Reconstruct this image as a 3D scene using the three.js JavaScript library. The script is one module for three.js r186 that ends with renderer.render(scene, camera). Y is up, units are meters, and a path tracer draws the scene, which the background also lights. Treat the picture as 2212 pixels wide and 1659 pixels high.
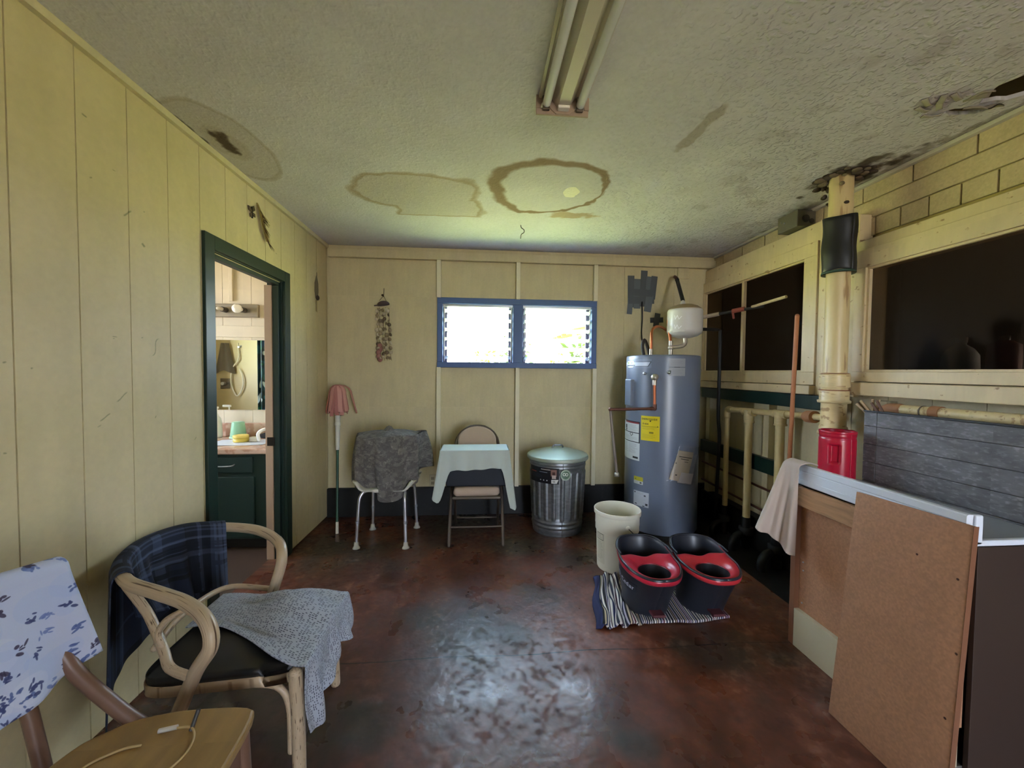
import * as THREE from 'three';
import { mergeGeometries } from 'three/addons/utils/BufferGeometryUtils.js';
import { RoundedBoxGeometry } from 'three/addons/geometries/RoundedBoxGeometry.js';

// ------------------------------------------------------------------ camera, sky, sun, exposure
const scene = new THREE.Scene();
const camera = new THREE.PerspectiveCamera(2 * Math.atan(829.5 / 849.1) * 180 / Math.PI, 2212 / 1659, 0.02, 200);
camera.rotation.order = 'YXZ';
camera.rotation.set(-0.0320, -0.0814, 0.0092);
camera.position.set(0, 1.3314, 0);
scene.add(camera);

const renderer = new THREE.WebGLRenderer({ antialias: true });
renderer.toneMapping = THREE.LinearToneMapping;
renderer.toneMappingExposure = 1.55;
renderer.shadowMap.enabled = true;
renderer.shadowMap.type = THREE.PCFSoftShadowMap;

scene.background = new THREE.Color().setRGB(0.80, 0.92, 1.12);
scene.backgroundIntensity = 17;

const sun = new THREE.DirectionalLight(0xfff2dc, 110);
sun.position.set(12, 16, -4);
sun.target.position.set(0, 0, -6);
sun.castShadow = true;
sun.shadow.mapSize.set(2048, 2048);
Object.assign(sun.shadow.camera, { left: -18, right: 18, top: 18, bottom: -18, near: 1, far: 60 });
scene.add(sun, sun.target);

// ------------------------------------------------------------------ helpers
const V = (x, y, z) => new THREE.Vector3(x, y, z);
let seed = 7;
const rnd = () => { seed = (seed * 1664525 + 1013904223) >>> 0; return seed / 4294967296; };
const rr = (a, b) => a + (b - a) * rnd();
const clamp = (x, a = 0, b = 1) => Math.min(b, Math.max(a, x));
const sstep = (a, b, x) => { const t = clamp((x - a) / (b - a)); return t * t * (3 - 2 * t); };
const lerp = (a, b, t) => a + (b - a) * t;

const hash = (x, y) => { let h = Math.imul(x, 0x27d4eb2d) ^ Math.imul(y, 0x165667b1); h = Math.imul(h ^ (h >>> 15), 0x85ebca6b); h = Math.imul(h ^ (h >>> 13), 0xc2b2ae35); return ((h ^ (h >>> 16)) >>> 0) / 4294967296; };
function vnoise(x, y) {
  const xi = Math.floor(x), yi = Math.floor(y); let fx = x - xi, fy = y - yi;
  fx = fx * fx * (3 - 2 * fx); fy = fy * fy * (3 - 2 * fy);
  const a = hash(xi, yi), b = hash(xi + 1, yi), c = hash(xi, yi + 1), d = hash(xi + 1, yi + 1);
  return a + (b - a) * fx + (c - a) * fy + (a - b - c + d) * fx * fy;
}
function fbm(x, y, n = 4) { let s = 0, a = 0.5, t = 0; for (let i = 0; i < n; i++) { s += a * vnoise(x, y); t += a; a *= 0.5; x = x * 2.03 + 17.3; y = y * 2.03 + 5.7; } return s / t; }

function dataTex(w, h, fn, srgb = true, repeat = null) {   // fn(u, v, out) -> out rgb 0..1 (display values when srgb)
  const d = new Uint8Array(w * h * 4), o = [0, 0, 0];
  for (let j = 0; j < h; j++) for (let i = 0; i < w; i++) {
    fn((i + 0.5) / w, (j + 0.5) / h, o);
    const k = (j * w + i) * 4;
    d[k] = clamp(o[0]) * 255; d[k + 1] = clamp(o[1]) * 255; d[k + 2] = clamp(o[2]) * 255; d[k + 3] = 255;
  }
  const t = new THREE.DataTexture(d, w, h);
  t.magFilter = THREE.LinearFilter; t.minFilter = THREE.LinearMipmapLinearFilter; t.generateMipmaps = true;
  if (srgb) t.colorSpace = THREE.SRGBColorSpace;
  if (repeat) { t.wrapS = t.wrapT = THREE.RepeatWrapping; t.repeat.set(repeat[0], repeat[1]); }
  t.needsUpdate = true;
  return t;
}
function canvasTex(w, h, draw, repeat = null) {
  const c = document.createElement('canvas'); c.width = w; c.height = h;
  draw(c.getContext('2d'), w, h);
  const t = new THREE.CanvasTexture(c); t.colorSpace = THREE.SRGBColorSpace; t.magFilter = THREE.LinearFilter;
  if (repeat) { t.wrapS = t.wrapT = THREE.RepeatWrapping; t.repeat.set(repeat[0], repeat[1]); }
  return t;
}
const mat = (color, roughness = 0.7, extra = {}) => new THREE.MeshStandardMaterial({ color, roughness, metalness: 0, side: THREE.DoubleSide, ...extra });
const phys = (color, roughness, extra = {}) => new THREE.MeshPhysicalMaterial({ color, roughness, metalness: 0, side: THREE.DoubleSide, ...extra });

function clean(g) { g = g.index ? g.toNonIndexed() : g; for (const k of Object.keys(g.attributes)) if (!['position', 'normal', 'uv'].includes(k)) g.deleteAttribute(k); g.clearGroups(); if (!g.attributes.uv) g.setAttribute('uv', new THREE.Float32BufferAttribute(new Float32Array(g.attributes.position.count * 2), 2)); return g; }
const merge = (...gs) => { gs = gs.flat(9).map(clean); return gs.length === 1 ? gs[0] : mergeGeometries(gs); };
function uvm(g, s = 1) {   // uv in metres, by the main direction of each face
  g = g.index ? g.toNonIndexed() : g; const p = g.attributes.position, n = g.attributes.normal, u = new Float32Array(p.count * 2);
  for (let i = 0; i < p.count; i++) {
    const ax = Math.abs(n.getX(i)), ay = Math.abs(n.getY(i)), az = Math.abs(n.getZ(i));
    const x = p.getX(i), y = p.getY(i), z = p.getZ(i);
    if (ax >= ay && ax >= az) { u[2 * i] = z * s; u[2 * i + 1] = y * s; } else if (ay >= az) { u[2 * i] = x * s; u[2 * i + 1] = z * s; } else { u[2 * i] = x * s; u[2 * i + 1] = y * s; }
  }
  g.setAttribute('uv', new THREE.BufferAttribute(u, 2)); return g;
}
// box by extents
function bx(x0, x1, y0, y1, z0, z1, r = 0, seg = 2) {
  const w = Math.abs(x1 - x0), h = Math.abs(y1 - y0), d = Math.abs(z1 - z0);
  const g = r > 0 ? new RoundedBoxGeometry(w, h, d, seg, Math.min(r, w / 2.01, h / 2.01, d / 2.01)) : new THREE.BoxGeometry(w, h, d);
  g.translate((x0 + x1) / 2, (y0 + y1) / 2, (z0 + z1) / 2); return uvm(g);
}
function tube(pts, r, seg = 24, rs = 10, closed = false, tension = 0.5) {
  const c = new THREE.CatmullRomCurve3(pts.map((p) => (Array.isArray(p) ? V(...p) : p)), closed, 'catmullrom', tension);
  const g = new THREE.TubeGeometry(c, seg, r, rs, closed);
  if (closed) return g;
  const caps = [0, 1].map((t) => { const s = new THREE.SphereGeometry(r, rs, 6), q = c.getPointAt(t); s.translate(q.x, q.y, q.z); return s; });
  return merge(g, ...caps);
}
function bar(a, b, r, rs = 12, r2 = r) {   // straight round bar with flat ends
  a = V(...a); b = V(...b); const d = b.clone().sub(a), g = new THREE.CylinderGeometry(r2, r, d.length(), rs);
  g.applyQuaternion(new THREE.Quaternion().setFromUnitVectors(V(0, 1, 0), d.clone().normalize())); const m = a.add(b).multiplyScalar(0.5); g.translate(m.x, m.y, m.z); return g;
}
function lathe(pts, seg = 40, at = [0, 0, 0]) { const g = new THREE.LatheGeometry(pts.map((p) => new THREE.Vector2(p[0], p[1])), seg); g.translate(...at); return g; }
function ball(x, y, z, r, sx = 1, sy = 1, sz = 1, n = 12) { const g = new THREE.SphereGeometry(r, n, Math.max(6, n - 4)); g.scale(sx, sy, sz); g.translate(x, y, z); return g; }
// a sheet with thickness: fn(u, v) -> [x, y, z]
function sheet(fn, nu, nv, t = 0.003, su = 1, sv = 1) {
  const P = [], N = [], e = 1e-3;
  for (let j = 0; j <= nv; j++) for (let i = 0; i <= nu; i++) {
    const u = i / nu, v = j / nv, p = V(...fn(u, v));
    const du = V(...fn(Math.min(1, u + e), v)).sub(V(...fn(Math.max(0, u - e), v))), dv = V(...fn(u, Math.min(1, v + e))).sub(V(...fn(u, Math.max(0, v - e))));
    const n = du.cross(dv); if (n.lengthSq() < 1e-16) n.set(0, 1, 0); n.normalize(); P.push(p); N.push(n);
  }
  const pos = [], uv = [], idx = [], W = nu + 1, C = P.length;
  for (const s of [1, -1]) for (let k = 0; k < C; k++) { pos.push(P[k].x + N[k].x * s * t / 2, P[k].y + N[k].y * s * t / 2, P[k].z + N[k].z * s * t / 2); uv.push((k % W) / nu * su, Math.floor(k / W) / nv * sv); }
  for (let j = 0; j < nv; j++) for (let i = 0; i < nu; i++) { const a = j * W + i, b = a + 1, c = a + W, d = c + 1; idx.push(a, b, d, a, d, c, C + a, C + d, C + b, C + a, C + c, C + d); }
  const edge = (a, b) => idx.push(a, C + a, b, b, C + a, C + b);
  for (let i = 0; i < nu; i++) { edge(i, i + 1); edge(nv * W + i + 1, nv * W + i); }
  for (let j = 0; j < nv; j++) { edge((j + 1) * W, j * W); edge(j * W + nu, (j + 1) * W + nu); }
  const g = new THREE.BufferGeometry(); g.setAttribute('position', new THREE.Float32BufferAttribute(pos, 3)); g.setAttribute('uv', new THREE.Float32BufferAttribute(uv, 2)); g.setIndex(idx); g.computeVertexNormals(); return g;
}
function extr(pts, depth, bevel = 0, holes = []) {
  const s = new THREE.Shape(pts.map((p) => new THREE.Vector2(p[0], p[1])));
  for (const h of holes) s.holes.push(new THREE.Path(h.map((p) => new THREE.Vector2(p[0], p[1]))));
  return new THREE.ExtrudeGeometry(s, { depth, bevelEnabled: bevel > 0, bevelSize: bevel, bevelThickness: bevel, bevelSegments: 2, curveSegments: 8 });
}
function along(pts) { const c = new THREE.CatmullRomCurve3(pts.map((p) => V(...p)), false, 'catmullrom', 0.5); return (t) => c.getPoint(clamp(t)); }

const used = {};
function numbered(n) { const k = used[n] = (used[n] ?? -1) + 1; return k ? `${n}_${String(k).padStart(3, '0')}` : n; }
function obj(name, geo, m, parent = scene) {
  const g = Array.isArray(geo) ? merge(geo) : geo, o = new THREE.Mesh(g, m);
  o.name = parent === scene ? numbered(name) : name; o.castShadow = o.receiveShadow = true; parent.add(o); return o;
}
function tag(o, label, category, group) { o.userData.label = label; o.userData.category = category; if (group) o.userData.group = group; return o; }
function thing(name, label, category, at = [0, 0, 0], group) { const o = new THREE.Group(); o.name = numbered(name); o.position.set(...at); scene.add(o); return tag(o, label, category, group); }
function structGroup(name) { const o = new THREE.Group(); o.name = name; o.userData.kind = 'structure'; scene.add(o); return o; }
function struct(name, geo, m) { const o = obj(name, geo, m); o.userData.kind = 'structure'; return o; }
// child geometry given in world coordinates, put under a thing with an offset base
const rel = (t, ...g) => { const m = merge(...g); m.translate(-t.position.x, -t.position.y, -t.position.z); return m; };
const part = (name, geo, m, t) => obj(name, rel(t, geo), m, t);

// ------------------------------------------------------------------ room numbers
const XL = -1.366, XR = 2.235, ZB = -3.657, H = 2.44, ZR = 1.9;

// ------------------------------------------------------------------ textures and materials of the shell
const blotch = (x, y) => fbm(x * 1.3, y * 1.3, 4);
const TX0 = -1.4, TXW = 3.75, TZ0 = -3.75, TZW = 3.1;   // area covered by floor and ceiling maps
const wallTex = dataTex(1024, 1024, (() => {
  // marks copied from the photograph: [z, y, length, angle, width]
  const marks = [];
  for (let i = 0; i < 40; i++) marks.push([rr(-3.5, -0.95), rr(0.75, 2.35), rr(0.005, 0.022), rr(-1.2, 0.4), rr(0.0014, 0.003)]);
  marks.push([-1.66, 1.93, 0.05, -0.4, 0.004], [-1.73, 1.83, 0.02, 0.9, 0.007], [-1.55, 1.15, 0.05, -0.2, 0.003], [-1.5, 2.2, 0.02, 0.3, 0.004], [-1.78, 1.42, 0.09, -0.9, 0.003], [-1.62, 1.22, 0.06, -0.3, 0.003]);
  return (u, v, o) => {
    const z = -3.7 + u * 2.9, y = v * 2.44, b = blotch(z * 2 + 9, y * 2), f = fbm(z * 60, y * 60, 2), st = fbm(z * 14, y * 2.2, 3);
    let k = 0.93 + 0.09 * (b - 0.5) + 0.035 * (f - 0.5) + 0.06 * (st - 0.5);
    let r = 0.85 * k, g = 0.785 * k, bl = 0.605 * k + 0.05 * (b - 0.5);
    for (const m of marks) { const dz = z - m[0], dy = y - m[1]; if (dz * dz + dy * dy > 0.012) continue; const c = Math.cos(m[3]), s = Math.sin(m[3]), a = dz * c + dy * s, q = -dz * s + dy * c + 0.15 * m[2] * Math.sin(a * 60); const w = sstep(m[4], m[4] * 0.3, Math.abs(q)) * sstep(m[2] / 2, m[2] * 0.3, Math.abs(a)) * 0.3; r *= 1 - w; g *= 1 - w * 0.9; bl *= 1 - w; }
    o[0] = r; o[1] = g; o[2] = bl;
  };
})());
const M = {};
M.wallYellow = mat(0xffffff, 0.62, { map: wallTex });
const creamTex = dataTex(512, 512, (u, v, o) => { const b = fbm(u * 6, v * 6, 4), f = fbm(u * 90, v * 90, 2), s = fbm(u * 40, v * 5 + 3, 3); const k = 0.95 + 0.07 * (b - 0.5) + 0.03 * (f - 0.5) + 0.05 * (s - 0.5); o[0] = 0.84 * k; o[1] = 0.79 * k; o[2] = 0.63 * k; }, true, [1, 1]);
M.cream = mat(0xffffff, 0.6, { map: creamTex });
const trimTex = dataTex(512, 512, (u, v, o) => { const b = fbm(u * 6, v * 6, 4), s = fbm(u * 60, v * 8 + 3, 3); const rust = sstep(0.76, 0.86, fbm(u * 34 + 40, v * 50, 4)); const k = 0.96 + 0.12 * (b - 0.5) + 0.06 * (s - 0.5); o[0] = lerp(0.86 * k, 0.45, rust * 0.6); o[1] = lerp(0.78 * k, 0.30, rust * 0.6); o[2] = lerp(0.61 * k, 0.18, rust * 0.6); }, true, [1, 1]);
M.trim = mat(0xffffff, 0.5, { map: trimTex });
const brickTex = dataTex(512, 512, (u, v, o) => { const b = fbm(u * 8, v * 8, 4), f = fbm(u * 120, v * 120, 2); const k = 0.93 + 0.14 * (b - 0.5) + 0.1 * (f - 0.5); o[0] = 0.80 * k; o[1] = 0.72 * k; o[2] = 0.56 * k; }, true, [1, 1]);
const brickBump = dataTex(256, 256, (u, v, o) => { o[0] = o[1] = o[2] = fbm(u * 50, v * 50, 3); }, false, [2, 2]);
M.brick = mat(0xffffff, 0.75, { map: brickTex, bumpMap: brickBump, bumpScale: 0.0012 });
M.mortar = mat(0xa8955f, 0.9);
M.green = phys(0x0e2a22, 0.4);
M.greenDark = mat(0x0f2a24, 0.45);
M.glareBlueFrame = mat(0x4a6496, 0.5);  // dark green frame, with the window glare painted in as blue
const blackTex = dataTex(256, 256, (u, v, o) => { const b = fbm(u * 12, v * 12, 4), f = sstep(0.6, 0.8, fbm(u * 30 + 5, v * 30, 4)); const k = 0.06 + 0.04 * (b - 0.5) + 0.05 * f; o[0] = k * 1.02; o[1] = k * 1.04; o[2] = k; }, true, [1, 1]);
M.black = mat(0xffffff, 0.6, { map: blackTex });
M.dark = mat(0x1b1814, 0.9);

// floor: red-oxide stained concrete with dark worn patches
const darkSpots = [[-0.05, -1.95, 0.34], [-0.3, -2.1, 0.2], [0.4, -2.3, 0.16], [0.15, -1.95, 0.2], [-0.9, -2.9, 0.45], [0.3, -3.0, 0.3], [0.75, -2.7, 0.2], [-0.55, -1.45, 0.25], [1.2, -1.75, 0.28], [1.5, -2.9, 0.35], [0.9, -3.3, 0.4], [-0.2, -3.4, 0.5], [-1.0, -1.6, 0.4], [0.55, -1.35, 0.1]];
function floorAt(x, z, o) {
  const wob = fbm(x * 7 + 3, z * 7, 5) - 0.5, n1 = fbm(x * 2.2 + 11, z * 2.2, 4), n2 = fbm(x * 9, z * 9 + 4, 4), n3 = fbm(x * 38, z * 38, 3);
  let dk = 0; for (const s of darkSpots) { const d = Math.hypot(x - s[0], (z - s[1]) * 1.2) / s[2] + wob * 1.6; dk = Math.max(dk, sstep(1.35, 0.2, d)); }
  dk *= 0.5 + 0.5 * sstep(0.1, 0.9, n2);
  const worn = sstep(0.46, 0.8, n3) * sstep(0.36, 0.74, n2) * sstep(0.35, 0.65, n1);
  const orange = sstep(0.28, 0.8, fbm(x * 1.6 + 31, z * 1.6 + 8, 3));
  const k = 0.92 + 0.4 * (n2 - 0.5) + 0.35 * (n3 - 0.5);
  let r = lerp(0.36, 0.44, orange) * k, g = lerp(0.215, 0.24, orange) * k, b = lerp(0.175, 0.155, orange) * k;
  r = lerp(r, 0.16, dk * 0.85); g = lerp(g, 0.175, dk * 0.8); b = lerp(b, 0.155, dk * 0.8);
  r = lerp(r, 0.56, worn * 0.55); g = lerp(g, 0.44, worn * 0.55); b = lerp(b, 0.37, worn * 0.55);
  o[0] = r; o[1] = g; o[2] = b;
  // the crack across the slab
  const cz = -1.80 + 0.006 * Math.sin(x * 9) + 0.008 * (fbm(x * 12, 1, 3) - 0.5);
  const cr = sstep(0.0045, 0.001, Math.abs(z - cz)) * (x > -0.62 && x < 0.72 ? 0.75 : 0.35);
  o[0] *= 1 - cr; o[1] *= 1 - cr; o[2] *= 1 - cr;
  return worn;
}
const floorTex = dataTex(2048, 1696, (u, v, o) => floorAt(TX0 + u * TXW, TZ0 + v * TZW, o));
const floorRough = dataTex(1024, 848, (u, v, o) => { const x = TX0 + u * TXW, z = TZ0 + v * TZW; const n = fbm(x * 7 + 2, z * 7, 4), f = fbm(x * 45, z * 45 + 7, 3); const r = 0.26 + 0.14 * sstep(0.25, 0.8, n) + 0.22 * sstep(0.42, 0.74, f) * sstep(0.25, 0.7, n); o[0] = 0; o[1] = r; o[2] = 0; }, false);
const floorBump = dataTex(1024, 848, (u, v, o) => { const x = TX0 + u * TXW, z = TZ0 + v * TZW; o[0] = o[1] = o[2] = 0.55 * fbm(x * 16, z * 16, 3) + 0.45 * fbm(x * 60 + 3, z * 60, 3); }, false);
M.floor = phys(0xffffff, 1, { map: floorTex, roughnessMap: floorRough, bumpMap: floorBump, bumpScale: 0.0016, specularIntensity: 1.0 });

// ceiling: sprayed plaster with water stains
const ringA = (x, z) => { // left pair of tide marks
  const a = Math.hypot((x + 0.40) / 0.42, (z + 2.52) / 0.26) ; const b = Math.max(Math.abs(x + 0.29) / 0.30, Math.abs(z + 2.74) / 0.15); return [a, b]; };
function ceilAt(x, z, o) {
  const w = fbm(x * 4 + 2, z * 4, 4) - 0.5, w2 = fbm(x * 14, z * 14 + 3, 3) - 0.5, f = fbm(x * 70, z * 70, 2) - 0.5;
  let k = 0.985 + 0.08 * w + 0.05 * f, r = 0.80 * k, g = 0.785 * k, b = 0.79 * k;
  const tint = (a, R, G, B) => { r = lerp(r, r * R, a); g = lerp(g, g * G, a); b = lerp(b, b * B, a); };
  const [a0, b0] = ringA(x, z), aw = a0 + w * 0.4 + w2 * 0.1, bw = b0 + w * 0.5 + w2 * 0.12;
  const inA = Math.min(aw, bw * 1.0);
  tint(sstep(1.0, 0.9, inA) * 0.4 + sstep(0.1, 0.02, Math.abs(inA - 0.96)) * 0.75, 0.82, 0.75, 0.62);
  const c = Math.hypot((x - 0.40) / 0.34, (z + 2.42) / 0.36) + w * 0.35 + w2 * 0.10;   // round stain with a brown rim
  const th = Math.atan2(z + 2.42, x - 0.40), thick = 0.05 + 0.12 * sstep(0.35, 1, Math.abs(Math.sin(th * 0.5 + 0.35)));
  tint(sstep(1.0, 0.9, c) * 0.2, 0.92, 0.9, 0.84);
  tint(sstep(thick, thick * 0.35, Math.abs(c - 0.95)) * (x < 0.75 ? 1 : 0.5), 0.66, 0.55, 0.42);
  const c2 = Math.max(Math.abs(x - 0.62) / 0.16, Math.abs(z + 2.78) / 0.06) + w2 * 1.2; tint(sstep(1.1, 0.6, c2) * 0.7, 0.8, 0.66, 0.46);
  const m = Math.hypot((x + 1.25) / 0.19, (z + 2.10) / 0.36) + w * 0.25;  // mould spot by the left wall
  tint(sstep(1.0, 0.93, m) * 0.28 + sstep(0.07, 0.02, Math.abs(m - 0.97)) * 0.35 + sstep(0.5, 0.4, m) * 0.25, 0.78, 0.72, 0.6);
  const m2 = Math.hypot((x + 1.262) / 0.045, (z + 2.08) / 0.16) + w2 * 1.6; tint(sstep(1.0, 0.5, m2) * 0.85, 0.32, 0.25, 0.17);
  const m3 = Math.hypot((x + 1.345) / 0.018, (z + 1.95) / 0.2) + w2 * 1.5; tint(sstep(1.0, 0.4, m3) * 0.7, 0.3, 0.26, 0.18);
  const s = Math.hypot((x - 0.99 - (z + 1.75) * 0.10) / 0.035, (z + 1.75) / 0.22) + w2 * 1.2; tint(sstep(1.05, 0.7, s) * 0.55, 0.72, 0.66, 0.55);
  const p = Math.hypot((x - 2.06) / 0.15, (z + 2.08) / 0.28) + w2 * 2.0; tint(sstep(1.0, 0.4, p) * 0.85, 0.32, 0.27, 0.2);
  const e = Math.hypot((x - 2.2) / 0.06, (z + 2.2) / 0.8) + w2 * 1.8; tint(sstep(1.0, 0.5, e) * 0.5, 0.5, 0.45, 0.35);
  const q = Math.hypot((x - 0.555) / 0.052, (z + 2.43) / 0.07) + w2 * 0.7; if (q < 1) { r = 0.93; g = 0.91; b = 0.82; }   // flake of paint gone
  const mold = sstep(0.63, 0.76, fbm(x * 9 + 50, z * 9, 4)) * sstep(0.9, 1.6, x) * 0.35; tint(mold, 0.75, 0.72, 0.7);
  o[0] = r; o[1] = g; o[2] = b;
}
const ceilTex = dataTex(2048, 1696, (u, v, o) => ceilAt(TX0 + u * TXW, TZ0 + v * TZW, o));
const ceilBump = dataTex(2048, 1696, (u, v, o) => {
  const x = TX0 + u * TXW, z = TZ0 + v * TZW, n = fbm(x * 75, z * 75, 2), lump = sstep(0.5, 0.8, n), rough = 0.22 + 0.78 * sstep(0.35, 1.0, x + 0.5 * (fbm(x * 3, z * 3, 3) - 0.5));
  o[0] = o[1] = o[2] = 0.15 + 0.6 * lump * rough + 0.12 * fbm(x * 130, z * 130, 2);
}, false);
M.ceiling = mat(0xffffff, 0.85, { map: ceilTex, bumpMap: ceilBump, bumpScale: 0.007 });
M.plasterEdge = mat(0x8b8172, 0.9);
const setXZ = (g) => { g = g.index ? g.toNonIndexed() : g; const p = g.attributes.position, u = new Float32Array(p.count * 2); for (let i = 0; i < p.count; i++) { u[2 * i] = (p.getX(i) - TX0) / TXW; u[2 * i + 1] = (p.getZ(i) - TZ0) / TZW; } g.setAttribute('uv', new THREE.BufferAttribute(u, 2)); return g; };
const setZY = (g) => { g = g.index ? g.toNonIndexed() : g; const p = g.attributes.position, u = new Float32Array(p.count * 2); for (let i = 0; i < p.count; i++) { u[2 * i] = (p.getZ(i) + 3.7) / 2.9; u[2 * i + 1] = p.getY(i) / 2.44; } g.setAttribute('uv', new THREE.BufferAttribute(u, 2)); return g; };

// ------------------------------------------------------------------ shell
const SLAB = 1.79;
struct('floor', [setXZ(bx(XL - 0.1, SLAB, -0.12, 0, ZB - 0.1, ZR + 0.1)), setXZ(bx(SLAB, XR + 0.1, -0.12, 0, -1.0, ZR + 0.1))], M.floor);
struct('floor_bathroom', bx(-3.8, XL - 0.1, -0.12, 0, -3.7, -1.0), mat(0x4a3a30, 0.4));
struct('floor_gutter', [bx(SLAB, XR + 0.1, -0.14, -0.035, ZB - 0.1, -1.0)], M.black);

// ceiling with the torn hole near the right wall
{
  const hole = [[2.02, -1.478], [1.985, -1.43], [1.968, -1.383], [1.99, -1.33], [2.0, -1.27], [2.06, -1.2], [2.16, -1.16], [2.18, -1.3], [2.15, -1.40], [2.10, -1.45], [2.06, -1.455]], slit = [[1.935, -1.537], [1.96, -1.516], [1.99, -1.512], [2.03, -1.498], [2.07, -1.505], [2.11, -1.503], [2.08, -1.535], [2.03, -1.548], [1.98, -1.552]];
  const g = extr([[XL - 0.1, -ZR - 0.1], [XR + 0.1, -ZR - 0.1], [XR + 0.1, -(ZB - 0.1)], [XL - 0.1, -(ZB - 0.1)]], 0.016, 0, [hole, slit].map((h) => h.map(([x, z]) => [x, -z])));
  g.rotateX(-Math.PI / 2); g.translate(0, H, 0);
  const c = struct('ceiling', setXZ(g), M.ceiling);
  // curled flaps of plaster hanging at the edge of the hole
  const flap = (pts, dy, n) => obj('plaster_flap', sheet((u, v) => { const a = lerp(pts[0][0], pts[1][0], u), b = lerp(pts[0][1], pts[1][1], u), a2 = lerp(pts[3][0], pts[2][0], u), b2 = lerp(pts[3][1], pts[2][1], u); const w = 0.006 * Math.sin(u * 9 + n); return [lerp(a, a2, v), H - 0.004 - dy * v * v + w * v, lerp(b, b2, v)]; }, 10, 6, 0.007), M.plasterEdge, c);
  flap([[1.985, -1.508], [2.09, -1.498], [2.10, -1.455], [2.03, -1.483]], 0.012, 1);
  flap([[1.935, -1.47], [1.945, -1.41], [1.966, -1.388], [1.982, -1.432]], 0.006, 2);
  for (const [x, z, r] of [[1.80, -1.49, 0.5], [1.84, -1.47, 0.9], [1.88, -1.45, 0.4], [1.83, -1.53, 0.2], [1.91, -1.56, -0.3], [1.87, -1.50, 0.7]]) { const f = sheet((u, v) => [(u - 0.5) * 0.07, -0.002 - 0.008 * Math.sin(u * 3.1) * v, (v - 0.5) * 0.02], 8, 4, 0.004); f.rotateY(r); f.translate(x, H - 0.001, z); obj('plaster_curl', f, mat(0xa89f92, 0.85), c); }
}
struct('roof', [bx(-4.2, 4.4, 2.75, 2.9, ZB - 0.45, 4.6), bx(-4.2, 4.4, 2.456, 2.75, ZB - 0.1, ZB), bx(-4.2, 4.4, 2.456, 2.75, ZR, ZR + 0.1), bx(-4.2, -4.1, 2.456, 2.75, ZB, ZR), bx(4.3, 4.4, 2.456, 2.75, ZB, ZR)], M.dark);  // part past the rear wall is an unseen carport roof added to block sun

// left wall: grooved panels
const wl = structGroup('wall_left');
const D0 = -2.938, D1 = -2.067, DT = 2.01;     // outer edges of the door casing
const P = 0.1965, edges = []; for (let z = -1.272 + P * 14; z > ZB; z -= P) edges.push(z); edges.push(ZB);
for (let i = 0; i < edges.length - 1; i++) {
  const z1 = edges[i] - 0.0022, z0 = edges[i + 1] + 0.0022, big = z1 > -0.4;
  if (z1 > ZR) continue;
  const put = (a, b, y0) => { if (b - a > 0.004) obj('panel', setZY(bx(XL - 0.012, XL, y0, H - 0.001, a, b)), M.wallYellow, wl); };
  if (z0 >= D1 - 0.03 || z1 <= D0 + 0.03) put(z0, z1, 0.012);
  else { if (z1 > D1 - 0.03) put(D1 - 0.03, z1, 0.012); if (z0 < D0 + 0.03) put(z0, D0 + 0.03, 0.012); put(Math.max(z0, D0 + 0.03), Math.min(z1, D1 - 0.03), DT - 0.03); }
}
obj('backing', [bx(XL - 0.1, XL - 0.0165, 0, 2.7, ZB - 0.1, D0 + 0.07), bx(XL - 0.1, XL - 0.0165, 0, 2.7, D1 - 0.07, ZR + 0.1), bx(XL - 0.1, XL - 0.0165, DT - 0.08, 2.7, D0 + 0.07, D1 - 0.07)].map(setZY), M.wallYellow, wl);
struct('trim_1', [bx(XL, XL + 0.022, H - 0.03, H - 0.0005, ZB, ZR)], M.cream);

// back wall with the window opening
const WX0 = -0.345, WX1 = 1.045, WY0 = 1.405, WY1 = 1.955;
const wb = structGroup('wall_back');
{
  const pz0 = ZB - 0.02, pz1 = ZB;
  const px = [XL, -0.376, 0.345, 1.072, 1.36, 1.85, XR + 0.1];
  for (let i = 0; i < px.length - 1; i++) {
    const a = px[i] + 0.001, b = px[i + 1] - 0.001;
    if (b > WX0 && a < WX1) { obj('panel', bx(a, b, 0, WY0, pz0, pz1), M.cream, wb); obj('panel', bx(a, b, WY1, H - 0.001, pz0, pz1), M.cream, wb); const l = Math.max(a, WX1), r = Math.min(b, WX0); if (r - a > 0.002) obj('panel', bx(a, r, WY0, WY1, pz0, pz1), M.cream, wb); if (b - l > 0.002) obj('panel', bx(l, b, WY0, WY1, pz0, pz1), M.cream, wb); }
    else obj('panel', bx(a, b, 0, H - 0.001, pz0, pz1), M.cream, wb);
  }
  obj('backing', [bx(-4.2, WX0, -0.1, 2.75, ZB - 0.1, pz0), bx(WX1, 4.4, -0.1, 2.75, ZB - 0.1, pz0), bx(WX0, WX1, -0.1, WY0, ZB - 0.1, pz0), bx(WX0, WX1, WY1, 2.75, ZB - 0.1, pz0)], M.cream, wb);
}
let tn = 2;
M.studPaint = mat(0xe0d8bc, 0.5);
for (const x of [-0.376, 0.345, 1.072]) {
  struct(`trim_${tn++}`, [bx(x - 0.019, x + 0.019, 1.995, 2.33, ZB, ZB + 0.045, 0.003), bx(x - 0.019, x + 0.019, 0.26, 1.365, ZB, ZB + 0.045, 0.003)], M.studPaint);
}
struct('trim_5', [bx(XL + 0.022, XR, 2.33, 2.405, ZB, ZB + 0.045, 0.003), bx(XL + 0.022, XR, 2.405, H - 0.001, ZB, ZB + 0.02, 0.003)], M.cream);
struct('baseboard_back', [bx(XL, SLAB, 0, 0.26, ZB, ZB + 0.035, 0.004), bx(SLAB, XR, -0.035, 0.26, ZB, ZB + 0.035, 0.004)], M.black);

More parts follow.
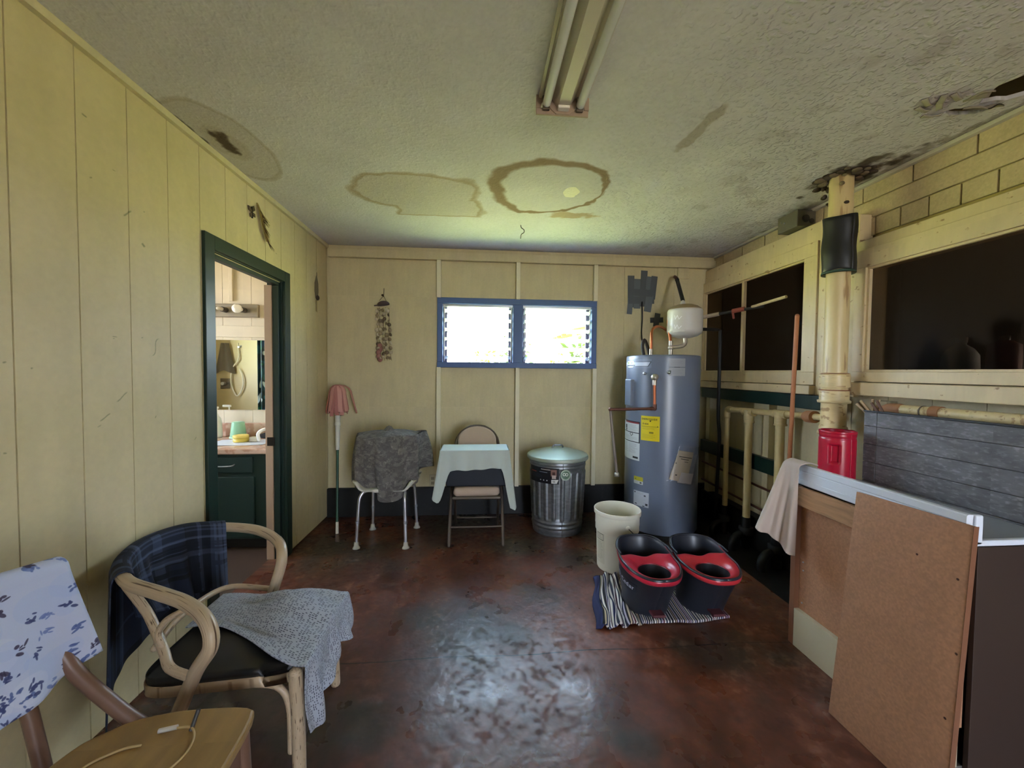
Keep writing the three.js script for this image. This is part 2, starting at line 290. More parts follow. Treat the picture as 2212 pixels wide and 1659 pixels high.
// window_1: twin louvred window
const louvreGlass = phys(0xf4fbff, 0.03, { transmission: 1, thickness: 0, ior: 1.5 });
M.alu = mat(0xb8bcc0, 0.35, { metalness: 0.9 });
M.aluWhite = mat(0xd9dcdc, 0.45);
{
  const w = structGroup('window_1'), z0 = ZB - 0.075, z1 = ZB + 0.022, mid = 0.347;
  const fr = (n, ...a) => obj(n, bx(...a, 0.004), M.glareBlueFrame, w);
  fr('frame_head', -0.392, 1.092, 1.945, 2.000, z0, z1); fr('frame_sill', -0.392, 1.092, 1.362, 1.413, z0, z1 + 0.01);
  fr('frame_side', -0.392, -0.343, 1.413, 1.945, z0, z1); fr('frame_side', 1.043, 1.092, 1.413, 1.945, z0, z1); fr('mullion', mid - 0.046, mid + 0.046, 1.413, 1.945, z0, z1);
  for (const [a, b] of [[-0.343, mid - 0.046], [mid + 0.046, 1.043]]) {
    obj('head_rail', bx(a, b, 1.922, 1.945, ZB - 0.05, ZB - 0.0, 0.002), M.alu, w);
    for (const [c, d] of [[a, a + 0.036], [b - 0.036, b]]) obj('side_channel', bx(c, d, 1.413, 1.935, ZB - 0.07, ZB - 0.055), mat(0x5a5468, 0.5), w);
    for (let k = 0; k < 6; k++) {
      const y = 1.425 + 0.086 * k + 0.03, g = bx(a + 0.018, b - 0.018, -0.0025, 0.0025, -0.05, 0.05); g.rotateX(-0.30); g.translate(0, y, ZB - 0.035);
      obj('louvre', g, louvreGlass, w);
      for (const [s, e] of [[a + 0.012, a + 0.048], [b - 0.048, b - 0.012]]) { const c = merge(bx(s, e, -0.006, -0.003, -0.052, 0.052), bx(s, e, 0.003, 0.006, -0.052, 0.03), bx(s === a + 0.012 ? s : e - 0.005, s === a + 0.012 ? s + 0.005 : e, -0.012, 0.012, -0.05, 0.055)); c.rotateX(-0.30); c.translate(0, y, ZB - 0.035); obj('clip', c, M.aluWhite, w); }
    }
    for (const c of [a + 0.016, b - 0.016]) obj('link_bar', bx(c - 0.003, c + 0.003, 1.42, 1.93, ZB + 0.012, ZB + 0.016), M.aluWhite, w);
  }
}

// right wall: block courses above the windows, framed wall below
const wr = structGroup('wall_right');
obj('backing', [bx(XR + 0.012, XR + 0.1, -0.1, 1.25, ZB - 0.1, ZR + 0.1), bx(XR + 0.012, XR + 0.1, 2.2, 2.75, ZB - 0.1, -2.36), bx(XR + 0.012, XR + 0.1, 2.03, 2.75, -2.36, ZR + 0.1), bx(XR + 0.012, XR + 0.1, 1.25, 2.2, -2.36, -2.1), bx(XR + 0.012, XR + 0.1, 1.25, 2.2, -0.45, ZR + 0.1)], M.mortar, wr);
{
  const brick = (z0, z1, y0, y1) => obj('brick', bx(XR, XR + 0.02, y0 + 0.003, y1 - 0.003, z0 + 0.003, z1 - 0.003, 0.003, 1), M.brick, wr);
  const L = 0.1335;
  for (let z = -0.5 - L / 2; z > ZB; z -= L * 2) brick(Math.max(z - L * 2, ZB), z, 2.335, 2.436);
  brick(-2.3, -0.45, 2.232, 2.335);
  for (let z = -1.2885; z > -2.3; z -= L) brick(Math.max(z - L, -2.31), z, 2.128, 2.232);
  for (let z = -0.4; z > -1.2; z -= L * 2) brick(z - L * 2, z, 2.128, 2.232);
  for (let z = -0.45; z < ZR; z += L * 3) for (let y = -0.03; y < 2.3; y += 0.2) brick(z, z + L * 3, y, Math.min(y + 0.2, 2.335));
  // vertical boards and posts of the lower wall
  for (let z = -0.5; z > ZB; z -= 0.21) obj('panel', bx(XR - 0.012, XR + 0.012, -0.03, 1.26, Math.max(z - 0.208, ZB), z), M.cream, wr);
  for (const z of [-3.56, -2.80, -2.30, -1.95]) obj('post', bx(XR - 0.075, XR - 0.012, 0.2, 1.19, z - 0.03, z + 0.03, 0.002), M.cream, wr);
}
struct('baseboard_right', [bx(XR - 0.09, XR + 0.0, -0.035, 0.21, ZB + 0.035, -0.5, 0.005)], M.black);
struct('trim_6', [bx(XR - 0.115, XR - 0.075, 1.105, 1.195, ZB + 0.05, -2.17, 0.003)], M.green);
struct('trim_7', [bx(XR - 0.115, XR - 0.075, 0.59, 0.70, ZB + 0.05, -2.17, 0.003)], M.green);
struct('trim_8', [bx(XR - 0.03, XR, 2.42, H - 0.0005, ZB + 0.05, ZR, 0.004)], mat(0xb9b2a2, 0.8));

const dirtyGlass = phys(0x8e8576, 0.3, { transmission: 1, thickness: 0, ior: 1.5, specularIntensity: 0.02 });
function sideWindow(name, z0, z1, y0, y1, gz0, gz1, gy0, gy1, mull, head, lower) {
  const w = structGroup(name), F = XR - 0.095, f = (n, m, ...a) => obj(n, bx(...a), m, w);
  f('frame_head', M.trim, F, XR + 0.03, gy1, y1, z0, z1, 0.003); f('frame_sill', M.trim, F, XR + 0.03, y0, gy0, z0, z1, 0.003);
  f('frame_side', M.trim, F, XR + 0.03, gy0, gy1, z0, gz0, 0.003); f('frame_side', M.trim, F, XR + 0.03, gy0, gy1, gz1, z1, 0.003);
  // inner bead round the glass
  f('bead', M.trim, F + 0.012, F + 0.03, gy1 - 0.012, gy1, gz0, gz1, 0.002); f('bead', M.trim, F + 0.012, F + 0.03, gy0, gy0 + 0.012, gz0, gz1, 0.002); f('bead', M.trim, F + 0.012, F + 0.03, gy0 + 0.012, gy1 - 0.012, gz1 - 0.014, gz1, 0.002); f('bead', M.trim, F + 0.012, F + 0.03, gy0 + 0.012, gy1 - 0.012, gz0, gz0 + 0.014, 0.002);
  for (const m of mull) f('mullion', M.trim, F + 0.008, F + 0.034, gy0, gy1, m - 0.013, m + 0.013, 0.002);
  const cuts = [gz0, ...mull, gz1]; for (let i = 0; i < cuts.length - 1; i++) obj('pane', bx(F + 0.034, F + 0.038, gy0, gy1, cuts[i], cuts[i + 1]), dirtyGlass, w);
  f('head_trim', M.trim, F + 0.02, XR + 0.03, y1, head, z0, z1, 0.004); f('sill_board', M.trim, F - 0.03, XR + 0.03, lower, y0 - 0.004, z0, z1, 0.005);
  f('inner_ledge', M.dark, F + 0.04, XR + 0.16, gy0 - 0.03, gy0 - 0.002, gz0, gz1);
  return w;
}
sideWindow('window_2', ZB + 0.002, -2.365, 1.262, 2.185, -3.64, -2.47, 1.345, 2.095, [-3.09], 2.31, 1.2);
sideWindow('window_3', -2.11, -0.46, 1.292, 2.03, -2.045, -0.52, 1.347, 1.93, [], 2.09, 1.215);
obj('frame_stile', bx(XR - 0.085, XR + 0.02, 1.2, 2.31, -2.362, -2.295, 0.003), M.trim, wr);
obj('frame_panel', bx(XR - 0.07, XR + 0.02, 1.2, 2.25, -2.295, -2.112, 0.003), M.trim, wr);

// dim store room beyond the side windows; unseen far opening added to light it
struct('wall_store', [bx(XR + 0.1, 4.2, -0.1, 0, ZB - 0.1, ZR), bx(4.2, 4.3, -0.1, 1.1, ZB - 0.1, ZR), bx(4.2, 4.3, 2.0, 2.75, ZB - 0.1, ZR), bx(4.2, 4.3, 1.1, 2.0, ZB - 0.1, -1.1), bx(4.2, 4.3, 1.1, 2.0, -0.3, ZR), bx(XR + 0.1, 4.2, 2.45, 2.55, ZB - 0.1, ZR), bx(XR + 0.1, 4.2, 0, 2.5, 0.4, 0.5), bx(XR + 0.1, 4.2, 0, 2.5, ZB - 0.04, ZB + 0.02)], mat(0x6b6055, 0.9));

// rear wall with a wide doorway under the added carport roof
struct('wall_rear', [bx(XL - 0.1, 0.8, -0.1, 2.75, ZR, ZR + 0.1), bx(1.5, XR + 0.1, -0.1, 2.75, ZR, ZR + 0.1), bx(0.8, 1.5, 2.05, 2.75, ZR, ZR + 0.1)], M.cream);

// door to the bathroom
{
  const d = structGroup('door_1'), f = (n, m, ...a) => obj(n, bx(...a, 0.003), m, d), X0 = XL - 0.004, X1 = XL + 0.016, w = 0.072;
  f('casing', M.green, X0, X1, 0, DT, D0, D0 + w); f('casing', M.green, X0, X1, 0, DT, D1 - w, D1); f('casing', M.green, X0, X1, DT - w, DT, D0 + w, D1 - w);
  f('jamb', M.greenDark, XL - 0.105, X0, 0, DT - w, D0 + w - 0.02, D0 + w + 0.004); f('jamb', M.greenDark, XL - 0.105, X0, 0, DT - w, D1 - w - 0.004, D1 - w + 0.02); f('jamb', M.greenDark, XL - 0.105, X0, DT - w - 0.004, DT - w + 0.02, D0 + w, D1 - w);
  f('stop', M.greenDark, XL - 0.06, XL - 0.02, 0, DT - w - 0.03, D0 + w + 0.004, D0 + w + 0.026); f('stop', M.greenDark, XL - 0.06, XL - 0.02, DT - w - 0.03, DT - w - 0.004, D0 + w + 0.004, D1 - w - 0.004);
  f('jamb_strip', mat(0xb79c82, 0.6), XL - 0.112, XL - 0.062, 0, DT - w - 0.03, D0 + w + 0.004, D0 + w + 0.03);
  f('strike_plate', mat(0x2a251f, 0.4, { metalness: 0.6 }), XL - 0.10, XL - 0.05, 0.80, 0.86, D0 + w + 0.018, D0 + w + 0.033);
}

// ------------------------------------------------------------------ outdoors
const lawnTex = dataTex(512, 512, (u, v, o) => { const n = fbm(u * 30, v * 30, 4), m = fbm(u * 5, v * 5, 3); o[0] = 0.60 + 0.25 * (n - 0.5) + 0.1 * (m - 0.5); o[1] = 0.65 + 0.25 * (n - 0.5); o[2] = 0.36 + 0.15 * (n - 0.5); }, true, [0.25, 0.25]);
struct('ground', [bx(-40, 40, -0.5, -0.14, -60, ZB - 0.1), bx(4.4, 40, -0.5, -0.14, ZB - 0.1, ZB), bx(-40, -4.2, -0.5, -0.14, ZB - 0.1, ZB)], mat(0xffffff, 0.95, { map: lawnTex }));
struct('driveway', [bx(-40, -4.2, -0.5, -0.14, ZB, 30), bx(4.4, 40, -0.5, -0.14, ZB, 30), bx(-4.2, 4.4, -0.5, -0.14, 4.6, 30)], mat(0x9a958c, 0.9));
struct('carport_floor', [bx(-4.2, 4.4, -0.3, -0.02, ZR + 0.1, 4.6)], mat(0x8d887e, 0.8));  // paving under the unseen, added carport roof
// foliage: leaves joined into one crown per plant
function crown(n, R, leaf, cy) {
  const gs = [], base = new THREE.BufferGeometry();
  base.setAttribute('position', new THREE.Float32BufferAttribute([0, 0, 0, 0.25, 0.03, 0.5, 0, 0.06, 1, -0.25, 0.03, 0.5, 0, -0.02, 0.5], 3)); base.setIndex([0, 1, 4, 1, 2, 4, 2, 3, 4, 3, 0, 4]); base.computeVertexNormals();
  for (let i = 0; i < n; i++) { const g = base.clone(), s = leaf * rr(0.7, 1.3); g.scale(s, s, s); g.rotateX(rr(-0.9, 0.9)); g.rotateZ(rr(-0.8, 0.8)); g.rotateY(rr(0, 6.283)); const a = rr(0, 6.283), q = Math.acos(rr(-0.6, 1)), d = Math.pow(rnd(), 0.4); g.translate(R[0] * d * Math.sin(q) * Math.cos(a), cy + R[1] * d * Math.cos(q), R[2] * d * Math.sin(q) * Math.sin(a)); gs.push(g); }
  return merge(gs);
}
M.leafA = phys(0x4a5210, 0.8, { transmission: 0.35, thickness: 0 });
M.leafB = phys(0x24380f, 0.8, { transmission: 0.3, thickness: 0 });
M.bark = mat(0x5a4a38, 0.9);
for (const [x, z, h, rx, m, label] of [
  [-2.0, -9.2, 1.95, 1.3, 'leafA', 'yellow-green shrub at lower left of the left louvred pane'], [0.2, -10.6, 2.05, 0.6, 'leafA', 'yellow-green shrub low behind the window mullion'],
  [0.75, -8.6, 2.35, 0.45, 'leafB', 'dark leafed small tree at right edge of the left louvred pane'], [2.3, -9.6, 2.0, 0.9, 'leafA', 'yellow-green shrub at the bottom of the right louvred pane'],
  [1.75, -7.0, 2.0, 0.35, 'leafB', 'broad leafed plant standing outside under the eave']]) {
  const t = thing('shrub', label, 'shrub', [x, -0.14, z]);
  obj('foliage', crown(420, [rx, h * 0.42, 0.7], 0.17, h * 0.62), M[m], t);
  obj('trunk', [bar([0, 0, 0], [0.05, h * 0.7, 0], 0.04, 8, 0.02)], M.bark, t);
}
{
  const t = thing('carport', 'neighbouring white carport roof seen through the right louvred pane', 'carport', [4.0, -0.14, -13.0]);
  const r = bx(-1.3, 2.5, -0.06, 0.06, -2.2, 1.4, 0.01); r.rotateZ(0.22); r.translate(0, 3.1, 0); obj('roof_sheet', r, mat(0x9a938a, 0.6), t);
  for (let i = 0; i < 5; i++) { const b = bx(-1.28, 2.4, -0.16, -0.06, -2.0 + i * 0.8, -1.94 + i * 0.8); b.rotateZ(0.22); b.translate(0, 3.1, 0); obj('rafter', b, mat(0x4f4338, 0.8), t); }
  for (const [x, z] of [[-1.15, 1.2], [-1.15, -2.0], [2.3, 1.2], [2.3, -2.0]]) obj('post', bx(x - 0.05, x + 0.05, 0, 3.0 + x * 0.22 - 0.08, z - 0.05, z + 0.05), mat(0xd8d2c6, 0.7), t);
}

// ------------------------------------------------------------------ bathroom behind the door
{
  const pale = mat(0xffffff, 0.6, { map: dataTex(256, 256, (u, v, o) => { const b = fbm(u * 8, v * 8, 4); const k = 0.96 + 0.08 * (b - 0.5); o[0] = 0.85 * k; o[1] = 0.80 * k; o[2] = 0.70 * k; }, true, [1, 1]) });
  const z0 = -3.52, x0 = -3.7;
  const w = structGroup('wall_bathroom');
  let x = XL - 0.105; while (x > x0) { const a = Math.max(x - 0.232, x0); obj('panel', bx(a + 0.0015, x - 0.0015, 0, H, z0 - 0.02, z0), pale, w); x -= 0.232; }
  obj('backing', [bx(x0, XL - 0.1, -0.02, H + 0.1, z0 - 0.12, z0 - 0.022), bx(x0, XL - 0.105, -0.02, H + 0.1, -1.32, -1.22)], pale, w);
  obj('window_wall', [bx(x0 - 0.1, x0, -0.1, 1.1, -3.64, -1.2), bx(x0 - 0.1, x0, 2.1, 2.6, -3.64, -1.2), bx(x0 - 0.1, x0, 1.1, 2.1, -3.64, -3.1), bx(x0 - 0.1, x0, 1.1, 2.1, -2.1, -1.2)], pale, w);
  struct('ceiling_bathroom', bx(x0, XL - 0.1, H, H + 0.05, z0 - 0.1, -1.22), pale);
  struct('trim_9', bx(-2.105, -2.075, 1.9, H, z0, z0 + 0.02, 0.003), pale);
  struct('trim_10', bx(x0, XL - 0.105, 1.6, 1.695, z0, z0 + 0.012, 0.003), pale);
  const stoneTex = dataTex(512, 256, (u, v, o) => { const n = fbm(u * 10, v * 8, 5), m = sstep(0.4, 0.62, fbm(u * 14 + 9, v * 12, 4)); o[0] = lerp(0.80, 0.70, m) + 0.12 * (n - 0.5); o[1] = lerp(0.68, 0.54, m) + 0.12 * (n - 0.5); o[2] = lerp(0.60, 0.45, m) + 0.1 * (n - 0.5); }, true, [1.4, 1.4]);
  const stone = phys(0xffffff, 0.25, { map: stoneTex });
  const van = thing('vanity_cabinet', 'dark green bathroom vanity cabinet seen through the doorway', 'cabinet', [-2.2, 0, -3.24]);
  part('body', bx(-2.95, XL - 0.115, 0.09, 0.715, z0 + 0.002, -2.985, 0.004), M.greenDark, van); part('toe_kick', bx(-2.95, XL - 0.115, 0, 0.09, z0 + 0.05, -3.05), M.dark, van);
  const dr = part('drawer', bx(-2.06, -1.64, 0.58, 0.695, -2.985, -2.967, 0.005), M.greenDark, van);
  obj('handle', rel(van, tube([[-1.90, 0.64, -2.966], [-1.89, 0.635, -2.945], [-1.83, 0.632, -2.943], [-1.77, 0.635, -2.945], [-1.76, 0.64, -2.966]], 0.005)), M.alu, dr);
  part('drawer', bx(-2.56, -2.1, 0.58, 0.695, -2.985, -2.967, 0.005), M.greenDark, van);
  for (const a of [-2.56, -2.06]) part('cabinet_door', bx(a, a + 0.43, 0.11, 0.55, -2.985, -2.967, 0.005), M.greenDark, van);
  const top = thing('countertop', 'pinkish stone countertop with backsplash on the green vanity', 'countertop', [-2.2, 0.715, -3.24]);
  part('slab', bx(-2.96, XL - 0.112, 0.716, 0.76, z0 + 0.002, -2.95, 0.012, 3), stone, top); part('backsplash', bx(-2.96, XL - 0.112, 0.76, 0.872, z0 + 0.002, z0 + 0.022, 0.005), stone, top);
  tag(obj('wall_mirror', [bx(-2.95, -1.60, 0.985, 1.575, z0 + 0.001, z0 + 0.008)], mat(0xf0f2ee, 0.02, { metalness: 1 })), 'frameless wall mirror above the bathroom countertop', 'mirror');
  const lb = thing('light_bar', 'bathroom vanity light bar with three bulb sockets above mirror', 'light', [-2.1, 1.82, z0]);
  part('plate', bx(-2.75, -1.865, 1.765, 1.875, z0 + 0.001, z0 + 0.035, 0.006), mat(0x9a8f80, 0.35, { metalness: 0.6 }), lb);
  for (const [i, bxx] of [[0, -2.27], [1, -2.12], [2, -1.97]]) {
    const s = part('socket', bar([bxx, 1.822, z0 + 0.034], [bxx, 1.822, z0 + 0.085], 0.022, 16), mat(0x3a332b, 0.5), lb);
    if (i) obj('bulb', rel(lb, (() => { const g = lathe(i === 2 ? [[0, 0], [0.016, 0], [0.018, 0.02], [0.034, 0.05], [0.036, 0.07], [0.024, 0.092], [0, 0.10]] : [[0, 0], [0.014, 0], [0.016, 0.05], [0.012, 0.06], [0, 0.062]], 20); g.rotateX(Math.PI / 2); g.translate(bxx, 1.822, z0 + 0.08); return g; })()), mat(i === 2 ? 0xf2f0ea : 0xcfc6b4, 0.35), s);
  }
  const cl = z0 + 0.09;
  const pump = thing('pump_bottle', 'white pump bottle standing on the bathroom counter', 'bottle', [-2.17, 0.76, cl]);
  obj('body', lathe([[0, 0], [0.036, 0], [0.04, 0.02], [0.036, 0.12], [0.03, 0.16], [0.012, 0.185], [0.012, 0.2], [0, 0.2]], 20), mat(0xe4e4dc, 0.35), pump);
  obj('pump_head', [bar([0, 0.2, 0], [0, 0.24, 0], 0.006), bx(-0.05, 0.012, 0.24, 0.258, -0.012, 0.012, 0.004)], mat(0xefeee6, 0.35), pump);
  const cup = thing('plastic_cup', 'mint green plastic cup upside down on the bathroom counter', 'cup', [-1.99, 0.76, cl + 0.02]);
  obj('body', lathe([[0.058, 0], [0.06, 0.004], [0.045, 0.13], [0.04, 0.135], [0, 0.135]], 24), phys(0xa6dcb8, 0.3, { transmission: 0.3, thickness: 0 }), cup); obj('rim', lathe([[0.058, 0], [0.063, 0.002], [0.063, 0.012], [0.058, 0.014]], 24), mat(0xb4e2c2, 0.35), cup);
  const jar = thing('yellow_jar', 'low yellow round jar on the counter paper', 'jar', [-1.86, 0.763, -3.22]);
  obj('body', lathe([[0, 0], [0.05, 0], [0.052, 0.005], [0.052, 0.035], [0, 0.035]], 24), mat(0xd8bf55, 0.4), jar); obj('lid', lathe([[0.054, 0.035], [0.054, 0.05], [0.05, 0.053], [0, 0.053]], 24), mat(0xe0c763, 0.4), jar);
  tag(obj('soap_box', bx(-1.79, -1.73, 0.764, 0.80, -3.25, -3.20, 0.005), mat(0xb9b299, 0.5)), 'small beige box beside the yellow jar', 'box');
  tag(obj('paper_sheet', (() => { const g = sheet((u, v) => [-2.05 + u * 0.42, 0.7625 + 0.002 * Math.sin(u * 7), -3.30 + v * 0.26 - 0.05 * u], 8, 6, 0.0015); return g; })(), mat(0xc9d0dc, 0.6)), 'pale blue paper sheet lying on the bathroom counter', 'paper');
  const fau = thing('faucet', 'white curved faucet at the right end of the counter', 'faucet', [-1.66, 0.76, -3.22]);
  obj('spout', tube([[0.05, 0, -0.04], [0.03, 0.08, -0.03], [-0.02, 0.1, 0], [-0.06, 0.07, 0.02], [-0.055, 0.02, 0.02]], 0.013), mat(0xeeeeea, 0.25), fau); obj('base', lathe([[0, 0], [0.028, 0], [0.026, 0.012], [0, 0.014]], 20, [0.05, 0, -0.04]), mat(0xe6e6e2, 0.3), fau);
  tag(obj('dark_cloth', (() => sheet((u, v) => [-1.88 + u * 0.2, 0.763 + 0.035 * Math.sin(Math.PI * u) * Math.sin(Math.PI * v) + 0.006 * Math.sin(9 * u + 5 * v), cl - 0.06 + v * 0.11], 14, 10, 0.004))(), mat(0x16171c, 0.9)), 'crumpled black cloth against the bathroom backsplash', 'cloth');
  // shower side, visible in the mirror
  struct('wall_shower', [bx(-3.69, -2.9, 0.0, 2.2, -1.33, -1.322), bx(-3.698, -3.69, 0, 1.1, -2.1, -1.33)], mat(0xc9b88c, 0.4));
  const sh = thing('hand_shower', 'hand shower with white hose on the shower wall in mirror', 'shower', [-3.31, 1.58, -1.36]);
  obj('hose', tube([[0.0, 0.10, 0.03], [0.02, -0.1, 0.0], [-0.06, -0.25, -0.0], [-0.08, -0.45, 0.0], [-0.01, -0.62, 0.0], [0.07, -0.5, 0.0], [0.07, -0.36, 0.0], [0.03, -0.25, 0.0]], 0.008, 50), mat(0xe6dfc8, 0.4), sh);
  obj('spray_head', [bar([0.02, 0.05, 0.03], [0.08, 0.11, 0.08], 0.014, 12, 0.028)], M.alu, sh); obj('bracket', bar([0.02, 0.05, 0.0], [0.02, 0.05, 0.05], 0.012), M.alu, sh);
  const vp = thing('shower_valve', 'square grey shower valve plate below the towel in mirror', 'valve', [-3.48, 1.13, -1.33]); obj('plate', bx(-0.06, 0.06, -0.07, 0.07, -0.015, -0.0, 0.004), mat(0x6c645a, 0.4, { metalness: 0.5 }), vp); obj('knob', bar([0, 0, -0.07], [0, 0, -0.01], 0.022), M.alu, vp);
  tag(obj('hanging_towel', sheet((u, v) => { const a = (u - 0.5) * 2; return [-3.46 + a * lerp(0.05, 0.13, v), 1.68 - v * 0.37 - 0.05 * Math.abs(a) * v, -1.38 - 0.02 * Math.cos(a * 2) + 0.012 * Math.sin(u * 14)]; }, 20, 16, 0.006), mat(0x6b6257, 0.95)), 'grey towel hanging on the shower wall in the mirror', 'towel');
  const curTex = canvasTex(256, 512, (c, w, h) => { c.fillStyle = '#0f2f33'; c.fillRect(0, 0, w, h); const cols = ['#0a1a22', '#1d5560', '#2f7f8a', '#123a5a', '#e4efe9', '#1c6648', '#0c2418']; for (let i = 0; i < 220; i++) { c.fillStyle = cols[Math.floor(rnd() * cols.length)]; c.beginPath(); c.ellipse(rnd() * w, rnd() * h, 6 + rnd() * 20, 3 + rnd() * 9, rnd() * 3, 0, 7); c.fill(); } });
  tag(obj('shower_curtain', sheet((u, v) => [-2.70 + u * 0.3, 2.0 - 1.75 * v, -2.0 + 0.03 * Math.sin(u * 26) + 0.1 * u], 50, 8, 0.003), mat(0xffffff, 0.4, { map: curTex })), 'dark green patterned shower curtain seen in the mirror', 'curtain');
}

// ------------------------------------------------------------------ ceiling lamp and hook
{
  const xc = 0.325, za = -1.60, zb = -0.38, t = thing('fluorescent_fixture', 'two tube fluorescent shop light on the ceiling', 'ceiling light', [xc, H, (za + zb) / 2]);
  const white = mat(0xc6bda8, 0.4), plate = mat(0xa6917c, 0.6);
  const prof = [[-0.098, 0], [-0.098, -0.012], [-0.088, -0.014], [-0.082, -0.004], [-0.05, -0.006], [-0.022, -0.05], [0.022, -0.05], [0.05, -0.006], [0.082, -0.004], [0.088, -0.014], [0.098, -0.012], [0.098, 0]];
  const h = extr(prof, zb - za - 0.01); h.translate(xc, H - 0.001, za + 0.005); part('housing', uvm(h), white, t);
  const ep = extr([[-0.107, 0], [-0.107, -0.05], [-0.09, -0.05], [-0.085, -0.028], [-0.055, -0.028], [-0.05, -0.05], [-0.046, -0.055], [-0.026, -0.072], [0.026, -0.072], [0.046, -0.055], [0.05, -0.05], [0.055, -0.028], [0.085, -0.028], [0.09, -0.05], [0.107, -0.05], [0.107, 0]].map(([a, b]) => [a, b * 0.95]), 0.006, 0.001);
  for (const z of [za - 0.004, zb]) { const e = ep.clone(); e.translate(xc, H - 0.001, z); part('end_plate', uvm(e), plate, t); }
  const lip = bx(xc - 0.107, xc + 0.107, H - 0.072, H - 0.046, za - 0.012, za - 0.002, 0.002); part('end_lip', lip, plate, t);
  for (const x of [-0.068, 0.068]) {
    part('tube', bar([xc + x, H - 0.042, za + 0.02], [xc + x, H - 0.042, zb - 0.02], 0.0165, 20), phys(0xd5d6d2, 0.25), t);
    for (const z of [za + 0.008, zb - 0.01]) part('tube_socket', bx(xc + x - 0.014, xc + x + 0.014, H - 0.062, H - 0.006, z - 0.006, z + 0.006, 0.003), mat(0x6a5f50, 0.6), t);
  }
  part('reflector_end', bx(xc - 0.024, xc + 0.024, H - 0.062, H - 0.05, za + 0.004, za + 0.03, 0.004), mat(0xe8e3d4, 0.3), t);
  part('loose_wire', tube([[xc + 0.0, H - 0.01, za - 0.012], [xc - 0.01, H - 0.03, za - 0.03], [xc - 0.02, H - 0.04, za - 0.045]], 0.004, 8, 6), M.dark, t);
}
tag(obj('ceiling_hook', tube([[0.30, H, -3.0], [0.305, H - 0.02, -3.0], [0.325, H - 0.035, -3.0], [0.325, H - 0.055, -3.0], [0.305, H - 0.07, -3.0], [0.30, H - 0.10, -3.0]], 0.003, 20, 6), mat(0x3a2f22, 0.6)), 'bent wire hook hanging from the stained ceiling', 'hook');

// ------------------------------------------------------------------ wall ornaments
{
  const t = thing('butterfly_ornament', 'small brown butterfly ornament high on the yellow wall', 'ornament', [XL, 2.265, -2.49]);
  const m = mat(0x4a3a22, 0.8);
  for (const [a, b, s] of [[-1, 1, 1], [1, 1, 1], [-1, -1, 0.8], [1, -1, 0.8]]) { const g = extr([[0, 0], [0.012, 0.03], [0.03, 0.034], [0.034, 0.012]].map(([x, y]) => [x * a * s, y * b * s]), 0.003, 0.001); g.rotateY(Math.PI / 2); g.rotateX(0.3); g.translate(0.006, 0, 0); obj('wing', g, m, t); }
  obj('body', bar([0.008, -0.035, 0], [0.008, 0.03, 0.003], 0.005, 8), M.dark, t);
}
{
  const t = thing('dried_palm', 'dried palm frond ornament with spiky barbs above the doorway', 'ornament', [XL, 2.24, -2.6]);
  const A = along([[0.005, 0.10, 0.055], [0.012, 0.05, 0.03], [0.015, -0.02, 0.0], [0.012, -0.10, -0.045]]);
  obj('stem', sheet((u, v) => { const p = A(v), w = lerp(0.01, 0.032, Math.sin(v * 2.6)); return [p.x + 0.006 * Math.sin(u * 3.14), p.y, p.z + (u - 0.5) * w]; }, 6, 20, 0.004), mat(0x86733c, 0.9), t);
  const bm = [mat(0x5c4a26, 0.9), mat(0x3f301a, 0.9), mat(0x9a8550, 0.9)];
  for (let i = 0; i < 34; i++) { const v = i < 10 ? rr(0.1, 0.35) : rr(0.4, 1), p = A(v), d = rr(0.04, 0.085), s = i < 10 ? -1 : -rr(0.2, 1); obj('barb', bar([p.x, p.y, p.z], [p.x + rr(0.01, 0.045), p.y - d, p.z + s * rr(0.01, 0.04)], 0.0032, 5, 0.0006), bm[i % 3], t); }
}
{
  const t = thing('leaf_pendant', 'small hanging leaf ornament with pale tail near the corner', 'ornament', [XL, 2.0, -3.42]);
  obj('cord', bar([0.006, 0.10, 0], [0.006, 0.14, 0], 0.002, 6), M.dark, t);
  const g = extr([[0, 0.11], [0.028, 0.05], [0.03, -0.02], [0.016, -0.07], [-0.016, -0.07], [-0.03, -0.02], [-0.028, 0.05]], 0.006, 0.002); g.rotateY(Math.PI / 2); obj('leaf', g, mat(0x6e6650, 0.8), t);
  obj('bead', ball(0.012, -0.07, 0, 0.022, 0.6, 1, 1), mat(0x3b2c20, 0.7), t);
  obj('tail', bx(0.004, 0.009, -0.19, -0.09, -0.012, 0.010, 0.002), mat(0xb8a878, 0.8), t); obj('tail', bx(0.004, 0.008, -0.185, -0.09, 0.012, 0.017, 0.001), mat(0x7a6a44, 0.8), t);
}
